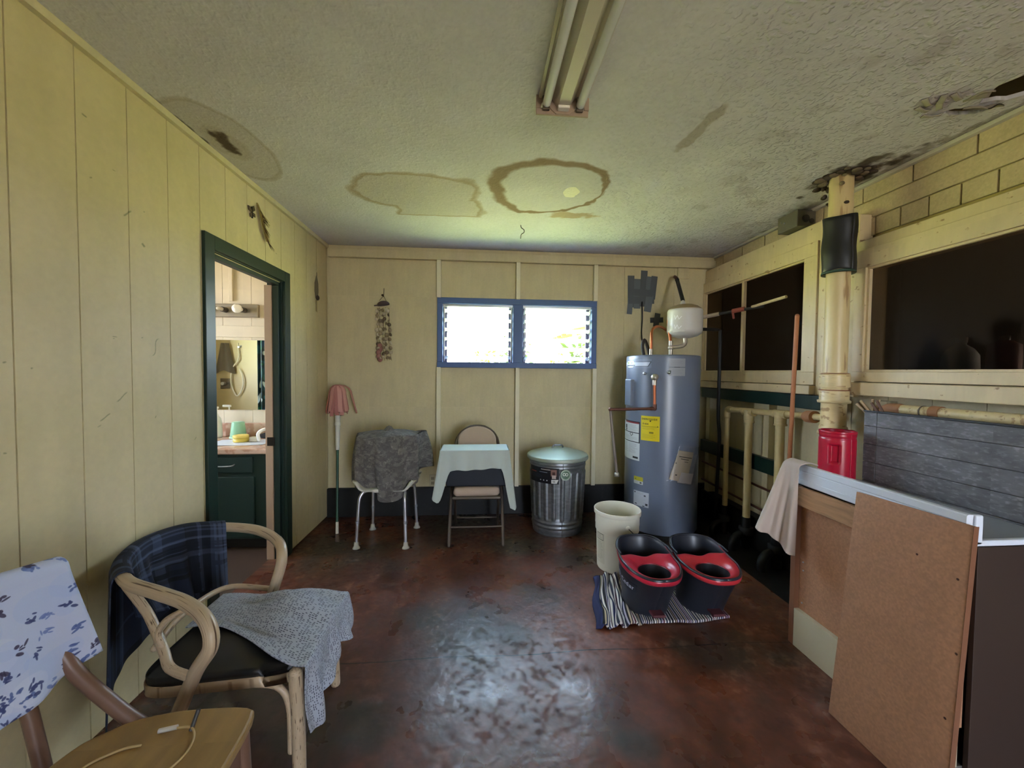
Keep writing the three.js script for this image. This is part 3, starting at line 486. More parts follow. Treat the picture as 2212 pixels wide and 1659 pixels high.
{
  const t = thing('shell_wind_chime', 'shell wind chime hanging on the cream back wall', 'wind chime', [-0.868, 1.75, ZB]);
  const cord = mat(0x4a3c2c, 0.9), zz = 0.05;
  obj('hanger', [bar([0, 0.24, 0.02], [0, 0.32, 0.002], 0.003, 6), bar([0, 0.25, 0.02], [-0.03, 0.20, zz], 0.002, 6), bar([0, 0.25, 0.02], [0.035, 0.19, zz], 0.002, 6), ball(-0.01, 0.255, 0.02, 0.01)], cord, t);
  const top = new THREE.SphereGeometry(0.055, 20, 10, 0, 6.283, 0, 1.7); top.scale(1, 0.62, 0.8); top.rotateZ(0.16); top.translate(0.005, 0.165, zz); obj('top_shell', [top, bar([-0.04, 0.16, zz], [-0.075, 0.155, zz], 0.006, 6)], mat(0x57484c, 0.6), t);
  const disc = lathe([[0, 0.008], [0.009, 0.006], [0.014, 0.001], [0.0165, -0.003], [0.014, -0.003], [0, 0.003]], 12); disc.rotateX(Math.PI / 2);
  const sm = [mat(0xb8aa90, 0.45), mat(0x8a7a60, 0.5), mat(0xcbbfa8, 0.4), mat(0x6a5a46, 0.6), mat(0x9c8a72, 0.5)];
  for (let s = 0; s < 5; s++) {
    const x = -0.05 + s * 0.025, zo = zz + (s % 2 ? 0.015 : -0.012);
    obj('string', tube([[x, 0.14, zo], [x + 0.004, 0, zo], [x - 0.003, -0.15, zo], [x + 0.006 * s, -0.33, zo]], 0.0015, 12, 5), cord, t);
    for (let k = 0; k < 11; k++) { const g = disc.clone(), q = rr(0.85, 1.25); g.scale(q, q, q); g.rotateY(rr(-0.9, 0.9)); g.rotateX(rr(-0.7, 0.7)); g.translate(x + rr(-0.008, 0.008) + 0.002 * k * (s / 5), 0.115 - k * 0.042 + rr(-0.01, 0.01), zo + rr(-0.004, 0.008)); obj('shell', g, sm[Math.floor(rnd() * 5)], t); }
  }
  const pk = mat(0x8f5f58, 0.6); for (let k = 0; k < 5; k++) obj('pink_shell', ball(-0.03 + rr(-0.018, 0.014), -0.20 - k * 0.03, zz + 0.02, 0.022, 1, 1.2, 0.5, 10), pk, t);
}

// ------------------------------------------------------------------ along the back wall
{ // upside-down strip mop in the corner
  const t = thing('strip_mop', 'pink strip mop standing upside down in the corner', 'mop', [-1.15, 0, -3.26]);
  const a = V(-1.15, 0.0, -3.26), b = V(-1.232, 1.19, -3.53), at = (s) => a.clone().lerp(b, s).toArray();
  part('pole', bar(at(0.03), at(0.58), 0.0105, 12), mat(0x1f4a33, 0.4), t); part('end_cap', bar(at(0), at(0.075), 0.0125, 12, 0.012), mat(0xd8d2bc, 0.5), t);
  part('sleeve', bar(at(0.55), at(0.86), 0.016, 16, 0.024), mat(0xd9d8cf, 0.35), t); part('sleeve_collar', bar(at(0.72), at(0.74), 0.024, 16), mat(0xe2e1d8, 0.35), t);
  const pm = [mat(0xc98d84, 0.95), mat(0xbb7d76, 0.95), mat(0xd59c92, 0.95)], c = V(...at(0.93));
  part('hub', bar(at(0.84), at(0.99), 0.028, 14), pm[1], t);
  for (let i = 0; i < 26; i++) {
    const th = i / 26 * 6.283 + rr(-0.1, 0.1), L = rr(0.2, 0.27), R = rr(0.065, 0.088) * (i === 6 ? 1.7 : 1), cx = Math.sin(th), cz = Math.cos(th);
    const k = c.z + cz * R < ZB + 0.02 ? 0.5 : 1;
    part('strip', sheet((u, v) => { const s = v < 0.3 ? v / 0.3 : 1, rad = lerp(0.012, R * 0.8, Math.sin(s * 1.57)) + (v > 0.3 ? (v - 0.3) * R * 0.45 : 0), y = 0.075 * Math.cos(s * 1.57) - (v > 0.3 ? (v - 0.3) * L : 0) + 0.02; const w = (u - 0.5) * 0.034; return [c.x + cx * rad + cz * w, c.y + y, c.z + (cz * rad - cx * w) * k]; }, 2, 12, 0.004), pm[i % 3], t);
  }
}
M.silver = mat(0xc9ccd2, 0.28, { metalness: 0.9 });
M.plasticWhite = mat(0xd4d2c6, 0.45);
const alongLeg = (pts, r, m, t) => part('leg', tube(pts, r, 20, 12), m, t);
{
  const t = thing('shower_chair', 'white shower chair with aluminium legs under grey cloth bundle', 'chair', [-0.715, 0, -3.14]);
  part('seat', sheet((u, v) => { const a = (u - 0.5) * 2, b = (v - 0.5) * 2, q = Math.pow(Math.abs(a), 4) + Math.pow(Math.abs(b), 4), k = 1 / Math.pow(Math.max(1, q), 0.25); const x = a * k * 0.24, z = b * k * 0.19; return [-0.715 + x, 0.435 + 0.065 * sstep(0.6, 1, Math.abs(a)) - 0.008 * Math.cos(b * 1.5), -3.15 + z]; }, 36, 20, 0.022), M.plasticWhite, t);
  for (const [x, z, sx, sz] of [[-0.911, -2.975, -1, 1], [-0.545, -2.955, 1, 1], [-0.885, -3.326, -1, -1], [-0.525, -3.343, 1, -1]]) {
    const ix = -0.715 + sx * 0.12, iz = -3.15 + sz * 0.1;
    const leg = part('leg', tube([[ix, 0.415, iz], [ix + sx * 0.03, 0.415, iz + sz * 0.035], [lerp(ix, x, 0.72), 0.375, lerp(iz, z, 0.72)], [lerp(ix, x, 0.82), 0.3, lerp(iz, z, 0.82)], [x, 0.03, z]], 0.0125, 24, 12), M.silver, t);
    obj('collar', rel(t, bar([lerp(ix, x, 0.90), 0.185, lerp(iz, z, 0.90)], [lerp(ix, x, 0.91), 0.205, lerp(iz, z, 0.91)], 0.0155, 12)), mat(0x8d9096, 0.5), leg);
    obj('rubber_foot', rel(t, lathe([[0, 0], [0.027, 0], [0.027, 0.008], [0.018, 0.02], [0.0155, 0.05], [0, 0.05]], 18, [x, 0, z])), mat(0xb0ac9e, 0.7), leg);
  }
  const gtex = dataTex(512, 512, (u, v, o) => { const n = fbm(u * 24, v * 24, 4), m = sstep(0.5, 0.58, fbm(u * 16 + 4, v * 16, 4)), l = sstep(0.03, 0.0, Math.abs(fbm(u * 14 + 30, v * 14, 3) - 0.5)); const k = 0.36 + 0.1 * (n - 0.5); o[0] = lerp(k, 0.48, m * 0.6) + l * 0.12; o[1] = lerp(k * 0.97, 0.46, m * 0.6) + l * 0.12; o[2] = lerp(k * 0.94, 0.44, m * 0.6) + l * 0.11; }, true, [2, 1.5]);
  tag(obj('cloth_bundle', sheet((u, v) => {
    const th = u * 6.2832, sx = Math.sin(th), cz = Math.cos(th), fold = Math.sin(th * 7 + 1) * 0.5 + Math.sin(th * 13 + 2.2) * 0.3 + Math.sin(th * 4) * 0.4;
    const hem = 0.43 - 0.03 * Math.cos(th * 2) - 0.05 * sstep(0.5, 1, Math.cos(th - 0.45)) + 0.10 * sstep(0.2, 1, Math.sin(th));
    const ex = Math.pow(Math.abs(sx), 0.86) * Math.sign(sx), ez = Math.pow(Math.abs(cz), 0.86) * Math.sign(cz);
    let r, y;
    if (v < 0.35) { const s = v / 0.35; r = s * (1 + 0.078 * fold * s); y = 0.885 - 0.025 * sstep(0, 0.3, s) - 0.035 * s * s + 0.012 * Math.sin(th * 3) * s + (s < 0.2 ? 0.012 * Math.cos(s * 15) : 0); } else { const s = (v - 0.35) / 0.65; r = 1.0 + 0.06 * Math.sin(s * 3) + 0.10 * s * Math.sin(th * 3 + 0.8) + fold * 0.26 * (0.3 + 0.7 * s); y = lerp(0.825, hem, s) + 0.03 * sstep(0.3, 1, Math.sin(th)) * (1 - s); }
    return [-0.712 + ex * r * 0.235 + 0.03 * sstep(0.3, 1, sx) * r, y, -3.15 + ez * r * 0.165];
  }, 120, 44, 0.004, 2, 1.2), mat(0xffffff, 0.95, { map: gtex })), 'grey patterned cloth bundle heaped on the shower chair', 'cloth');
}
{ // folding chair with a box and a white cloth on it
  const t = thing('folding_chair', 'padded folding chair with round back by the back wall', 'chair', [-0.02, 0, -3.15]);
  const bronze = mat(0x5a5046, 0.4, { metalness: 0.5 }), pad = mat(0xb49f8c, 0.85), xl = -0.225, xr = 0.185, cx = -0.02;
  part('main_frame', tube([[xl, 0.01, -2.955], [xl + 0.005, 0.4, -3.14], [xl + 0.025, 0.70, -3.285], [xl + 0.06, 0.80, -3.33], [cx - 0.07, 0.853, -3.355], [cx, 0.862, -3.36], [cx + 0.07, 0.853, -3.355], [xr - 0.06, 0.80, -3.33], [xr - 0.025, 0.70, -3.285], [xr - 0.005, 0.4, -3.14], [xr, 0.01, -2.955]], 0.0125, 70, 10, false, 0.5), bronze, t);
  part('leg', tube([[xl + 0.035, 0.40, -3.02], [xl + 0.03, 0.2, -3.2], [xl + 0.03, 0.01, -3.36]], 0.011, 12, 10), bronze, t); part('leg', tube([[xr - 0.035, 0.40, -3.02], [xr - 0.03, 0.2, -3.2], [xr - 0.03, 0.01, -3.36]], 0.011, 12, 10), bronze, t);
  part('stretcher', bar([xl + 0.03, 0.10, -3.285], [xr - 0.03, 0.10, -3.285], 0.009), bronze, t); part('stretcher', bar([xl, 0.13, -3.01], [xr, 0.13, -3.01], 0.008), bronze, t);
  part('seat', bx(xl + 0.03, xr - 0.03, 0.375, 0.445, -3.30, -2.965, 0.03, 4), pad, t); part('seat_rim', bx(xl + 0.02, xr - 0.02, 0.355, 0.38, -3.31, -2.96, 0.01), bronze, t);
  const arc = []; for (let i = 0; i <= 20; i++) { const a = i / 20 * Math.PI; arc.push([Math.cos(a) * 0.148, 0.05 + Math.sin(a) * 0.11]); } const bp = extr([[-0.148, -0.12], [0.148, -0.12], ...arc], 0.012, 0.012); bp.rotateX(-0.45 * 0.9); bp.translate(cx, 0.70, -3.285); part('backrest', uvm(bp), pad, t);
  tag(obj('storage_box', bx(cx - 0.235, cx + 0.235, 0.447, 0.722, -3.215, -3.0, 0.012, 3), mat(0x1c222b, 0.7)), 'dark box standing on the folding chair under white cloth', 'box');
  const x0 = -0.292, x1 = 0.222, z0 = -3.235, z1 = -2.985, y = 0.727, topf = sheet((u, v) => [lerp(x0, x1, u), y + 0.003 * Math.sin(u * 9 + v * 5) * Math.sin(v * 3.1), lerp(z0, z1, v)], 16, 8, 0.003);
  const per = (u) => u < 0.28 ? [x0, lerp(z0, z1, u / 0.28), -1, 0] : u < 0.72 ? [lerp(x0, x1, (u - 0.28) / 0.44), z1, 0, 1] : [x1, lerp(z1, z0, (u - 0.72) / 0.28), 1, 0];
  const skirt = sheet((u, v) => {
    const [x, z, nx, nz] = per(u), f = u < 0.28 ? 0 : u > 0.72 ? 1 : (u - 0.28) / 0.44;
    const L = u < 0.28 ? lerp(0.28, 0.385, u / 0.28) : u > 0.72 ? lerp(0.46, 0.30, (u - 0.72) / 0.28) : lerp(0.155, 0.13, f) + 0.235 * sstep(0.17, 0.02, f) + 0.33 * sstep(0.86, 1, f);
    const w = 0.012 * Math.sin(u * 60) * v + 0.008 * Math.sin(u * 27 + 1) * v, out = 0.006 + 0.035 * v * (nx ? 1 : 0.25) + w;
    const c = sstep(0.08, 0, Math.abs(u - 0.28)) + sstep(0.08, 0, Math.abs(u - 0.72));
    return [x + nx * out + (u < 0.5 ? -1 : 1) * c * 0.012 * v + (nz ? 0.03 * (f - 0.5) * v : 0), y - L * v - (v === 0 ? 0 : 0.002), z + nz * out + c * 0.012 * v];
  }, 100, 20, 0.003);
  tag(obj('white_cloth', merge(topf, skirt), phys(0xc3ccc4, 0.9, { transmission: 0.12, thickness: 0 })), 'white tablecloth draped over the dark box on folding chair', 'cloth');
}
M.galv = mat(0xffffff, 0.42, { metalness: 0.8, map: dataTex(256, 256, (u, v, o) => { const n = fbm(u * 20, v * 20, 4), k = 0.55 + 0.16 * (n - 0.5); o[0] = k * 0.98; o[1] = k; o[2] = k * 1.02; }, true, [2, 2]) });
const patch = (cx, cz, r, th0, th1, y0, y1, r2 = r) => { const g = new THREE.CylinderGeometry(r2, r, y1 - y0, 24, 1, true, th0 * Math.PI / 180, (th1 - th0) * Math.PI / 180); g.translate(cx, (y0 + y1) / 2, cz); const b = new THREE.CylinderGeometry(r2 - 0.0012, r - 0.0012, y1 - y0, 24, 1, true, th0 * Math.PI / 180, (th1 - th0) * Math.PI / 180); b.translate(cx, (y0 + y1) / 2, cz); return merge(g, b); };
const lines = (c, x, y, w, n, dy, col = '#888', lw = 2) => { c.fillStyle = col; for (let i = 0; i < n; i++) c.fillRect(x, y + i * dy, w * (0.7 + 0.3 * rnd()), lw); };
{ // galvanised can
  const cx = 0.662, cz = -3.28, t = thing('trash_can', 'galvanised steel trash can with ribbed sides and lid', 'trash can', [cx, 0, cz]);
  const rAt = (y) => y < 0.035 ? 0.203 : lerp(0.207, 0.232, (y - 0.035) / 0.57);
  part('body', sheet((u, v) => {
    const th = u * 6.28319, y = v * 0.615; let r = rAt(y); const zone = sstep(0.125, 0.15, y) * sstep(0.53, 0.505, y);
    const fl = Math.max(0, Math.cos(th * 20)); r += 0.011 * Math.pow(fl, 0.6) * zone - 0.004 * zone; for (const [b, a] of [[0.105, 0.005], [0.07, 0.006], [0.56, 0.005], [0.585, 0.004], [0.03, 0.004]]) r += a * Math.exp(-Math.pow((y - b) / 0.008, 2));
    return [cx + r * Math.sin(th), y, cz + r * Math.cos(th)];
  }, 240, 90, 0.003), M.galv, t);
  part('lid', lathe([[0.236, 0.607], [0.254, 0.607], [0.258, 0.612], [0.258, 0.632], [0.25, 0.640], [0.215, 0.648], [0.21, 0.653], [0.165, 0.662], [0.16, 0.667], [0.11, 0.675], [0.105, 0.680], [0.05, 0.686], [0, 0.688], [0, 0.68], [0.2, 0.64], [0.236, 0.627]], 64, [cx, 0, cz]), mat(0xa9b2a4, 0.5, { metalness: 0.45 }), t);
  part('lid_handle', [tube([[cx - 0.045, 0.68, cz + 0.01], [cx - 0.04, 0.705, cz + 0.005], [cx, 0.71, cz], [cx + 0.04, 0.706, cz - 0.005], [cx + 0.045, 0.682, cz - 0.01]], 0.007, 20, 8), bx(cx - 0.032, cx + 0.032, 0.703, 0.716, cz - 0.014, cz + 0.014, 0.006)], M.galv, t);
  part('bottom', lathe([[0, 0.02], [0.2, 0.02], [0.2, 0.005], [0.203, 0]], 40, [cx, 0, cz]), M.galv, t);
  const lab = canvasTex(512, 256, (c, w, h) => { c.fillStyle = '#10131c'; c.fillRect(0, 0, w, h); c.fillStyle = '#c8c4c0'; c.fillRect(236, 22, 150, 12); c.fillStyle = '#b04a44'; c.fillRect(40, 76, 110, 14); c.fillStyle = '#8a94a8'; c.fillRect(210, 70, 130, 9); lines(c, 60, 120, 220, 4, 16, '#2c3242', 5); c.fillStyle = '#d8d8d8'; for (let i = 0; i < 3; i++) { c.beginPath(); c.arc(230 + i * 52, 206, 10, 0, 7); c.fill(); } c.fillStyle = '#8b6a63'; c.fillRect(392, 20, 86, 110); c.fillStyle = '#c0aca6'; c.fillRect(408, 110, 60, 60); c.fillStyle = '#4a2f2c'; c.fillRect(415, 60, 40, 50); c.fillStyle = '#d8d8d4'; c.beginPath(); c.moveTo(400, 186); c.lineTo(505, 180); c.lineTo(480, 246); c.lineTo(400, 246); c.fill(); c.fillStyle = '#222'; c.font = 'bold 32px sans-serif'; c.fillText('5X', 420, 228); });
  part('label', patch(cx, cz, 0.2405, -75, -8, 0.44, 0.565, 0.2435), mat(0xffffff, 0.35, { map: lab }), t).userData.label = 'dark printed paper label';
  const st = canvasTex(256, 256, (c, w, h) => { c.fillStyle = '#9fae9c'; c.fillRect(0, 0, w, h); c.fillStyle = '#55705a'; c.beginPath(); c.arc(128, 128, 92, 0, 7); c.fill(); c.strokeStyle = '#dfe6da'; c.lineWidth = 16; c.beginPath(); c.arc(95, 110, 28, 0, 7); c.stroke(); c.beginPath(); c.arc(155, 116, 28, 0, 7); c.stroke(); });
  part('sticker', sheet((u, v) => { const a = u * 6.2832, r = v * 0.043, th = (4 + Math.sin(a) * r / 0.245 * 57.3) * Math.PI / 180, y = 0.515 + Math.cos(a) * r; return [cx + 0.2465 * Math.sin(th), y, cz + 0.2465 * Math.cos(th)]; }, 24, 4, 0.001), (() => { const m = mat(0xffffff, 0.4, { map: st }); return m; })(), t).userData.label = 'round green and white sticker';
  const s = t.children.at(-1).geometry, pp = s.attributes.position, uu = new Float32Array(pp.count * 2); for (let i = 0; i < pp.count; i++) { uu[2 * i] = 0.5 + (pp.getX(i) - 0.017) / 0.09; uu[2 * i + 1] = 0.5 + (pp.getY(i) - 0.515) / 0.09; } s.setAttribute('uv', new THREE.BufferAttribute(uu, 2));
}
// ------------------------------------------------------------------ water heater
M.copper = mat(0xb46a46, 0.35, { metalness: 0.85 });
M.copperOld = mat(0x6e4a40, 0.45, { metalness: 0.7 });
M.rubber = mat(0x141414, 0.6);
M.steelPipe = mat(0xb9b2a4, 0.35, { metalness: 0.7 });
{
  const cx = 1.55, cz = -3.24, R = 0.295, th0 = -25.5, t = thing('water_heater', 'tall grey electric water heater with yellow energy label', 'water heater', [cx, 0, cz]);
  const grey = phys(0x6c7689, 0.32, { clearcoat: 0.3, clearcoatRoughness: 0.3 });
  part('tank', lathe([[0, 0.03], [R - 0.02, 0.03], [R - 0.006, 0.035], [R, 0.045], [R, 0.20], [R - 0.002, 0.203], [R, 0.206], [R, 1.428], [R - 0.003, 1.431], [R, 1.434], [R, 1.462], [R - 0.006, 1.472], [R - 0.02, 1.475], [0, 1.478]], 96, [cx, 0, cz]), grey, t);
  part('base_ring', lathe([[R - 0.03, 0], [R - 0.012, 0], [R - 0.012, 0.032], [R - 0.03, 0.032]], 64, [cx, 0, cz]), M.dark, t);
  const A = (rel_) => th0 + rel_, pl = (name, a, b, y0, y1, tex, rough = 0.4, lbl) => { const o = part(name, patch(cx, cz, R + 0.0016, A(a), A(b), y0, y1), mat(0xffffff, rough, { map: tex }), t); if (lbl) o.userData.label = lbl; };
  pl('energy_label', -31, -2, 0.787, 0.985, canvasTex(256, 380, (c, w, h) => { c.fillStyle = '#e3cf1c'; c.fillRect(0, 0, w, h); c.fillStyle = '#15120a'; c.font = 'bold 40px sans-serif'; c.save(); c.scale(0.78, 1); c.fillText('ENERGYGUIDE', 12, 62); c.restore(); c.beginPath(); c.moveTo(118, 66); c.lineTo(148, 66); c.lineTo(133, 92); c.fill(); c.font = 'bold 34px sans-serif'; c.fillText('$ 424', 24, 134); c.fillRect(14, 160, 226, 4); c.fillRect(226, 146, 8, 16); lines(c, 20, 180, 210, 3, 12, '#8a7c20'); c.fillRect(118, 240, 58, 26); lines(c, 20, 284, 200, 5, 14, '#9a8a20'); }), 0.45, 'yellow energy guide label');
  pl('warning_label', -84, -33, 0.61, 0.93, canvasTex(256, 420, (c, w, h) => { c.fillStyle = '#d2d6d8'; c.fillRect(0, 0, w, h); c.fillStyle = '#22191c'; c.fillRect(0, 0, w, 8); c.fillStyle = '#8a2733'; c.fillRect(60, 8, w, 16); c.fillStyle = '#1a1a1c'; c.fillRect(0, 120, w, 8); c.fillRect(0, 220, w, 8); c.fillRect(248, 0, 8, 230); c.fillRect(60, 50, 34, 40); c.fillRect(70, 92, 24, 24); lines(c, 110, 44, 130, 6, 12); c.strokeStyle = '#1a1a1c'; c.lineWidth = 5; c.save(); c.translate(165, 142); c.rotate(0.78); c.strokeRect(-14, -14, 28, 28); c.restore(); lines(c, 20, 165, 220, 4, 13); lines(c, 14, 245, 105, 9, 12); lines(c, 132, 245, 110, 9, 12); c.fillStyle = '#222'; c.fillRect(186, 380, 56, 20); }), 0.45, 'white warning labels with black and red bars');
  pl('rating_label', 9, 34, 1.308, 1.444, canvasTex(256, 300, (c, w, h) => { c.fillStyle = '#9a9ea6'; c.fillRect(0, 0, w, h); c.fillStyle = '#6e7680'; c.fillRect(0, 144, w, 14); c.fillStyle = '#2a2a2a'; c.fillRect(80, 146, 90, 7); c.fillRect(8, 208, 26, 22); lines(c, 20, 30, 210, 7, 14, '#80858c'); lines(c, 60, 190, 170, 6, 14, '#80858c'); }), 0.5, 'pale grey rating label');
  pl('brand_plate', -78, -16, 1.368, 1.44, canvasTex(512, 200, (c, w, h) => { c.fillStyle = '#7f8ba0'; c.fillRect(0, 0, w, h); c.strokeStyle = '#14161c'; c.lineWidth = 9; c.fillStyle = '#c4cddc'; c.beginPath(); c.moveTo(0, 60); c.lineTo(506, 60); c.lineTo(470, 160); c.lineTo(0, 160); c.fill(); c.beginPath(); c.moveTo(0, 60); c.lineTo(60, 60); c.lineTo(60, 30); c.lineTo(250, 30); c.lineTo(250, 60); c.lineTo(506, 60); c.lineTo(470, 160); c.lineTo(0, 160); c.stroke(); c.fillStyle = '#dfe6e2'; c.fillRect(64, 34, 182, 90); c.fillStyle = '#93a34a'; c.beginPath(); c.arc(110, 76, 26, 0, 7); c.fill(); c.fillStyle = '#5f7f6a'; c.beginPath(); c.arc(198, 80, 20, 0, 7); c.fill(); c.fillStyle = '#14161c'; c.fillRect(50, 126, 220, 22); c.fillStyle = '#dde4ee'; c.beginPath(); c.ellipse(158, 172, 88, 24, 0, 0, 7); c.fill(); c.stroke(); }), 0.35, 'silver brand plate with black outline');
  pl('small_label', -43, -26, 0.422, 0.482, canvasTex(128, 110, (c, w, h) => { c.fillStyle = '#cfd2cc'; c.fillRect(0, 0, w, h); c.fillStyle = '#b5b030'; c.fillRect(0, 0, w, 62); c.fillStyle = '#3c3c18'; c.fillRect(22, 30, 14, 12); c.fillStyle = '#555'; c.fillRect(88, 74, 24, 24); lines(c, 10, 76, 60, 3, 10); }), 0.45, 'small yellow and white label');
  pl('data_label', -43, -16, 0.245, 0.365, canvasTex(256, 256, (c, w, h) => { c.fillStyle = '#c3c8d0'; c.fillRect(0, 0, w, h); lines(c, 60, 24, 150, 3, 14); lines(c, 24, 80, 200, 9, 14, '#a2a8b2'); c.fillStyle = '#3a3c44'; c.fillRect(16, 18, 22, 22); c.fillRect(180, 50, 30, 22); c.fillRect(30, 218, 34, 16); c.fillRect(204, 190, 36, 36); c.fillRect(160, 236, 34, 14); }), 0.45, 'square white data label');
  const at = (rel_, y, r = R) => { const a = A(rel_) * Math.PI / 180; return [cx + r * Math.sin(a), y, cz + r * Math.cos(a)]; };
  // element cover
  { const g = bx(-0.05, 0.05, -0.11, 0.11, -0.02, 0.028, 0.008); g.rotateY(A(-57) * Math.PI / 180); const q = at(-57, 1.165, R - 0.003); g.translate(...q); part('element_cover', g, grey, t); }
  // relief valve and the discharge pipe
  const v0 = at(-9, 1.30), v1 = at(-9, 1.295, R + 0.055);
  part('relief_valve', [bar(v0, v1, 0.022, 16), ball(v1[0], v1[1], v1[2], 0.028), bar([v1[0], v1[1] - 0.06, v1[2]], v1, 0.018, 14), ], M.steelPipe, t); part('valve_flange', bar(at(-9, 1.30, R - 0.004), at(-9, 1.30, R + 0.006), 0.042, 24), grey, t);
  part('valve_tab', [ball(...at(-26, 1.325, R + 0.01), 0.013), ball(...at(9, 1.335, R + 0.01), 0.014)], M.silver, t);
  const e0 = [v1[0] + 0.005, 1.052, v1[2]], e1 = [1.005, 1.045, -2.955], e2 = [1.062, 0.55, -2.95];
  const dp = part('discharge_pipe', [bar([v1[0], 1.235, v1[2]], e0, 0.0115, 12)], M.copper, t);
  obj('pipe_run', rel(t, bar(e0, e1, 0.0115, 12), ball(...e0, 0.016), bar([e0[0], e0[1] + 0.035, e0[2]], e0, 0.015, 12), bar(e0, [e0[0] - 0.035, e0[1], e0[2]], 0.015, 12), ball(...e1, 0.016)), M.copperOld, dp);
  obj('pipe_drop', rel(t, bar(e1, e2, 0.011, 12)), mat(0x857a70, 0.45, { metalness: 0.5 }), dp); obj('end_cap', rel(t, lathe([[0, 0], [0.02, 0], [0.02, 0.02], [0.014, 0.03], [0, 0.03]], 16, [e2[0], e2[1] - 0.025, e2[2]])), M.steelPipe, dp);
  // supply pipes on top
  part('cold_nipple', [bar([1.43, 1.47, -3.2], [1.43, 1.53, -3.2], 0.016, 14)], M.steelPipe, t);
  part('flex_pipe', tube([[1.43, 1.52, -3.2], [1.43, 1.62, -3.2], [1.445, 1.69, -3.22], [1.50, 1.725, -3.26], [1.58, 1.725, -3.32], [1.66, 1.70, -3.38]], 0.0115, 60, 12), M.copper, t);
  part('hot_nipple', [bar([1.60, 1.47, -3.2], [1.60, 1.60, -3.2], 0.017, 14)], M.steelPipe, t); part('riser', bar([1.60, 1.58, -3.2], [1.60, 1.78, -3.26], 0.012, 12), M.copper, t);
  part('tee_branch', [tube([[1.60, 1.545, -3.2], [1.66, 1.552, -3.2], [1.70, 1.56, -3.2], [1.725, 1.585, -3.2], [1.726, 1.65, -3.21]], 0.016, 30, 12), ball(1.60, 1.545, -3.2, 0.024)], mat(0xc9bfae, 0.35, { metalness: 0.6 }), t);
  part('conduit', tube([[1.385, 1.475, -3.24], [1.375, 1.56, -3.25], [1.40, 1.61, -3.27], [1.43, 1.56, -3.28], [1.455, 1.478, -3.28]], 0.014, 36, 12), mat(0x2e2a26, 0.7), t);
  // paper manual in a clear pouch
  const man = canvasTex(256, 360, (c, w, h) => { c.fillStyle = '#a89a86'; c.fillRect(0, 0, w, h); c.fillStyle = '#1f1a18'; c.fillRect(30, 66, 210, 9); c.fillRect(60, 92, 120, 8); c.fillRect(120, 122, 60, 6); c.fillRect(12, 150, 14, 10); c.fillRect(56, 286, 22, 14); lines(c, 40, 30, 180, 2, 14, '#7a6d5c'); });
  const tilt = (w, h, a0, y0, r) => sheet((u, v) => { const lx = (u - 0.5) * w, ly = (v - 0.5) * h, k = 0.30, X = lx * Math.cos(k) + ly * Math.sin(k), Y = -lx * Math.sin(k) * 0.6 + ly * Math.cos(k); return at(a0 + X / R * 57.3, y0 + Y, r + 0.01 * Math.sin(u * 3.1)); }, 14, 10, 0.004);
  part('manual', tilt(0.15, 0.24, 33, 0.60, R + 0.006), mat(0xffffff, 0.6, { map: man }), t).userData.label = 'tan paper manual tucked in a pouch';
  part('envelope', tilt(0.13, 0.085, 38, 0.505, R + 0.014), mat(0xa6a0a6, 0.6), t);
  part('pouch', tilt(0.20, 0.30, 36, 0.615, R + 0.019), phys(0xffffff, 0.1, { transmission: 1, thickness: 0, ior: 1.3 }), t);
}
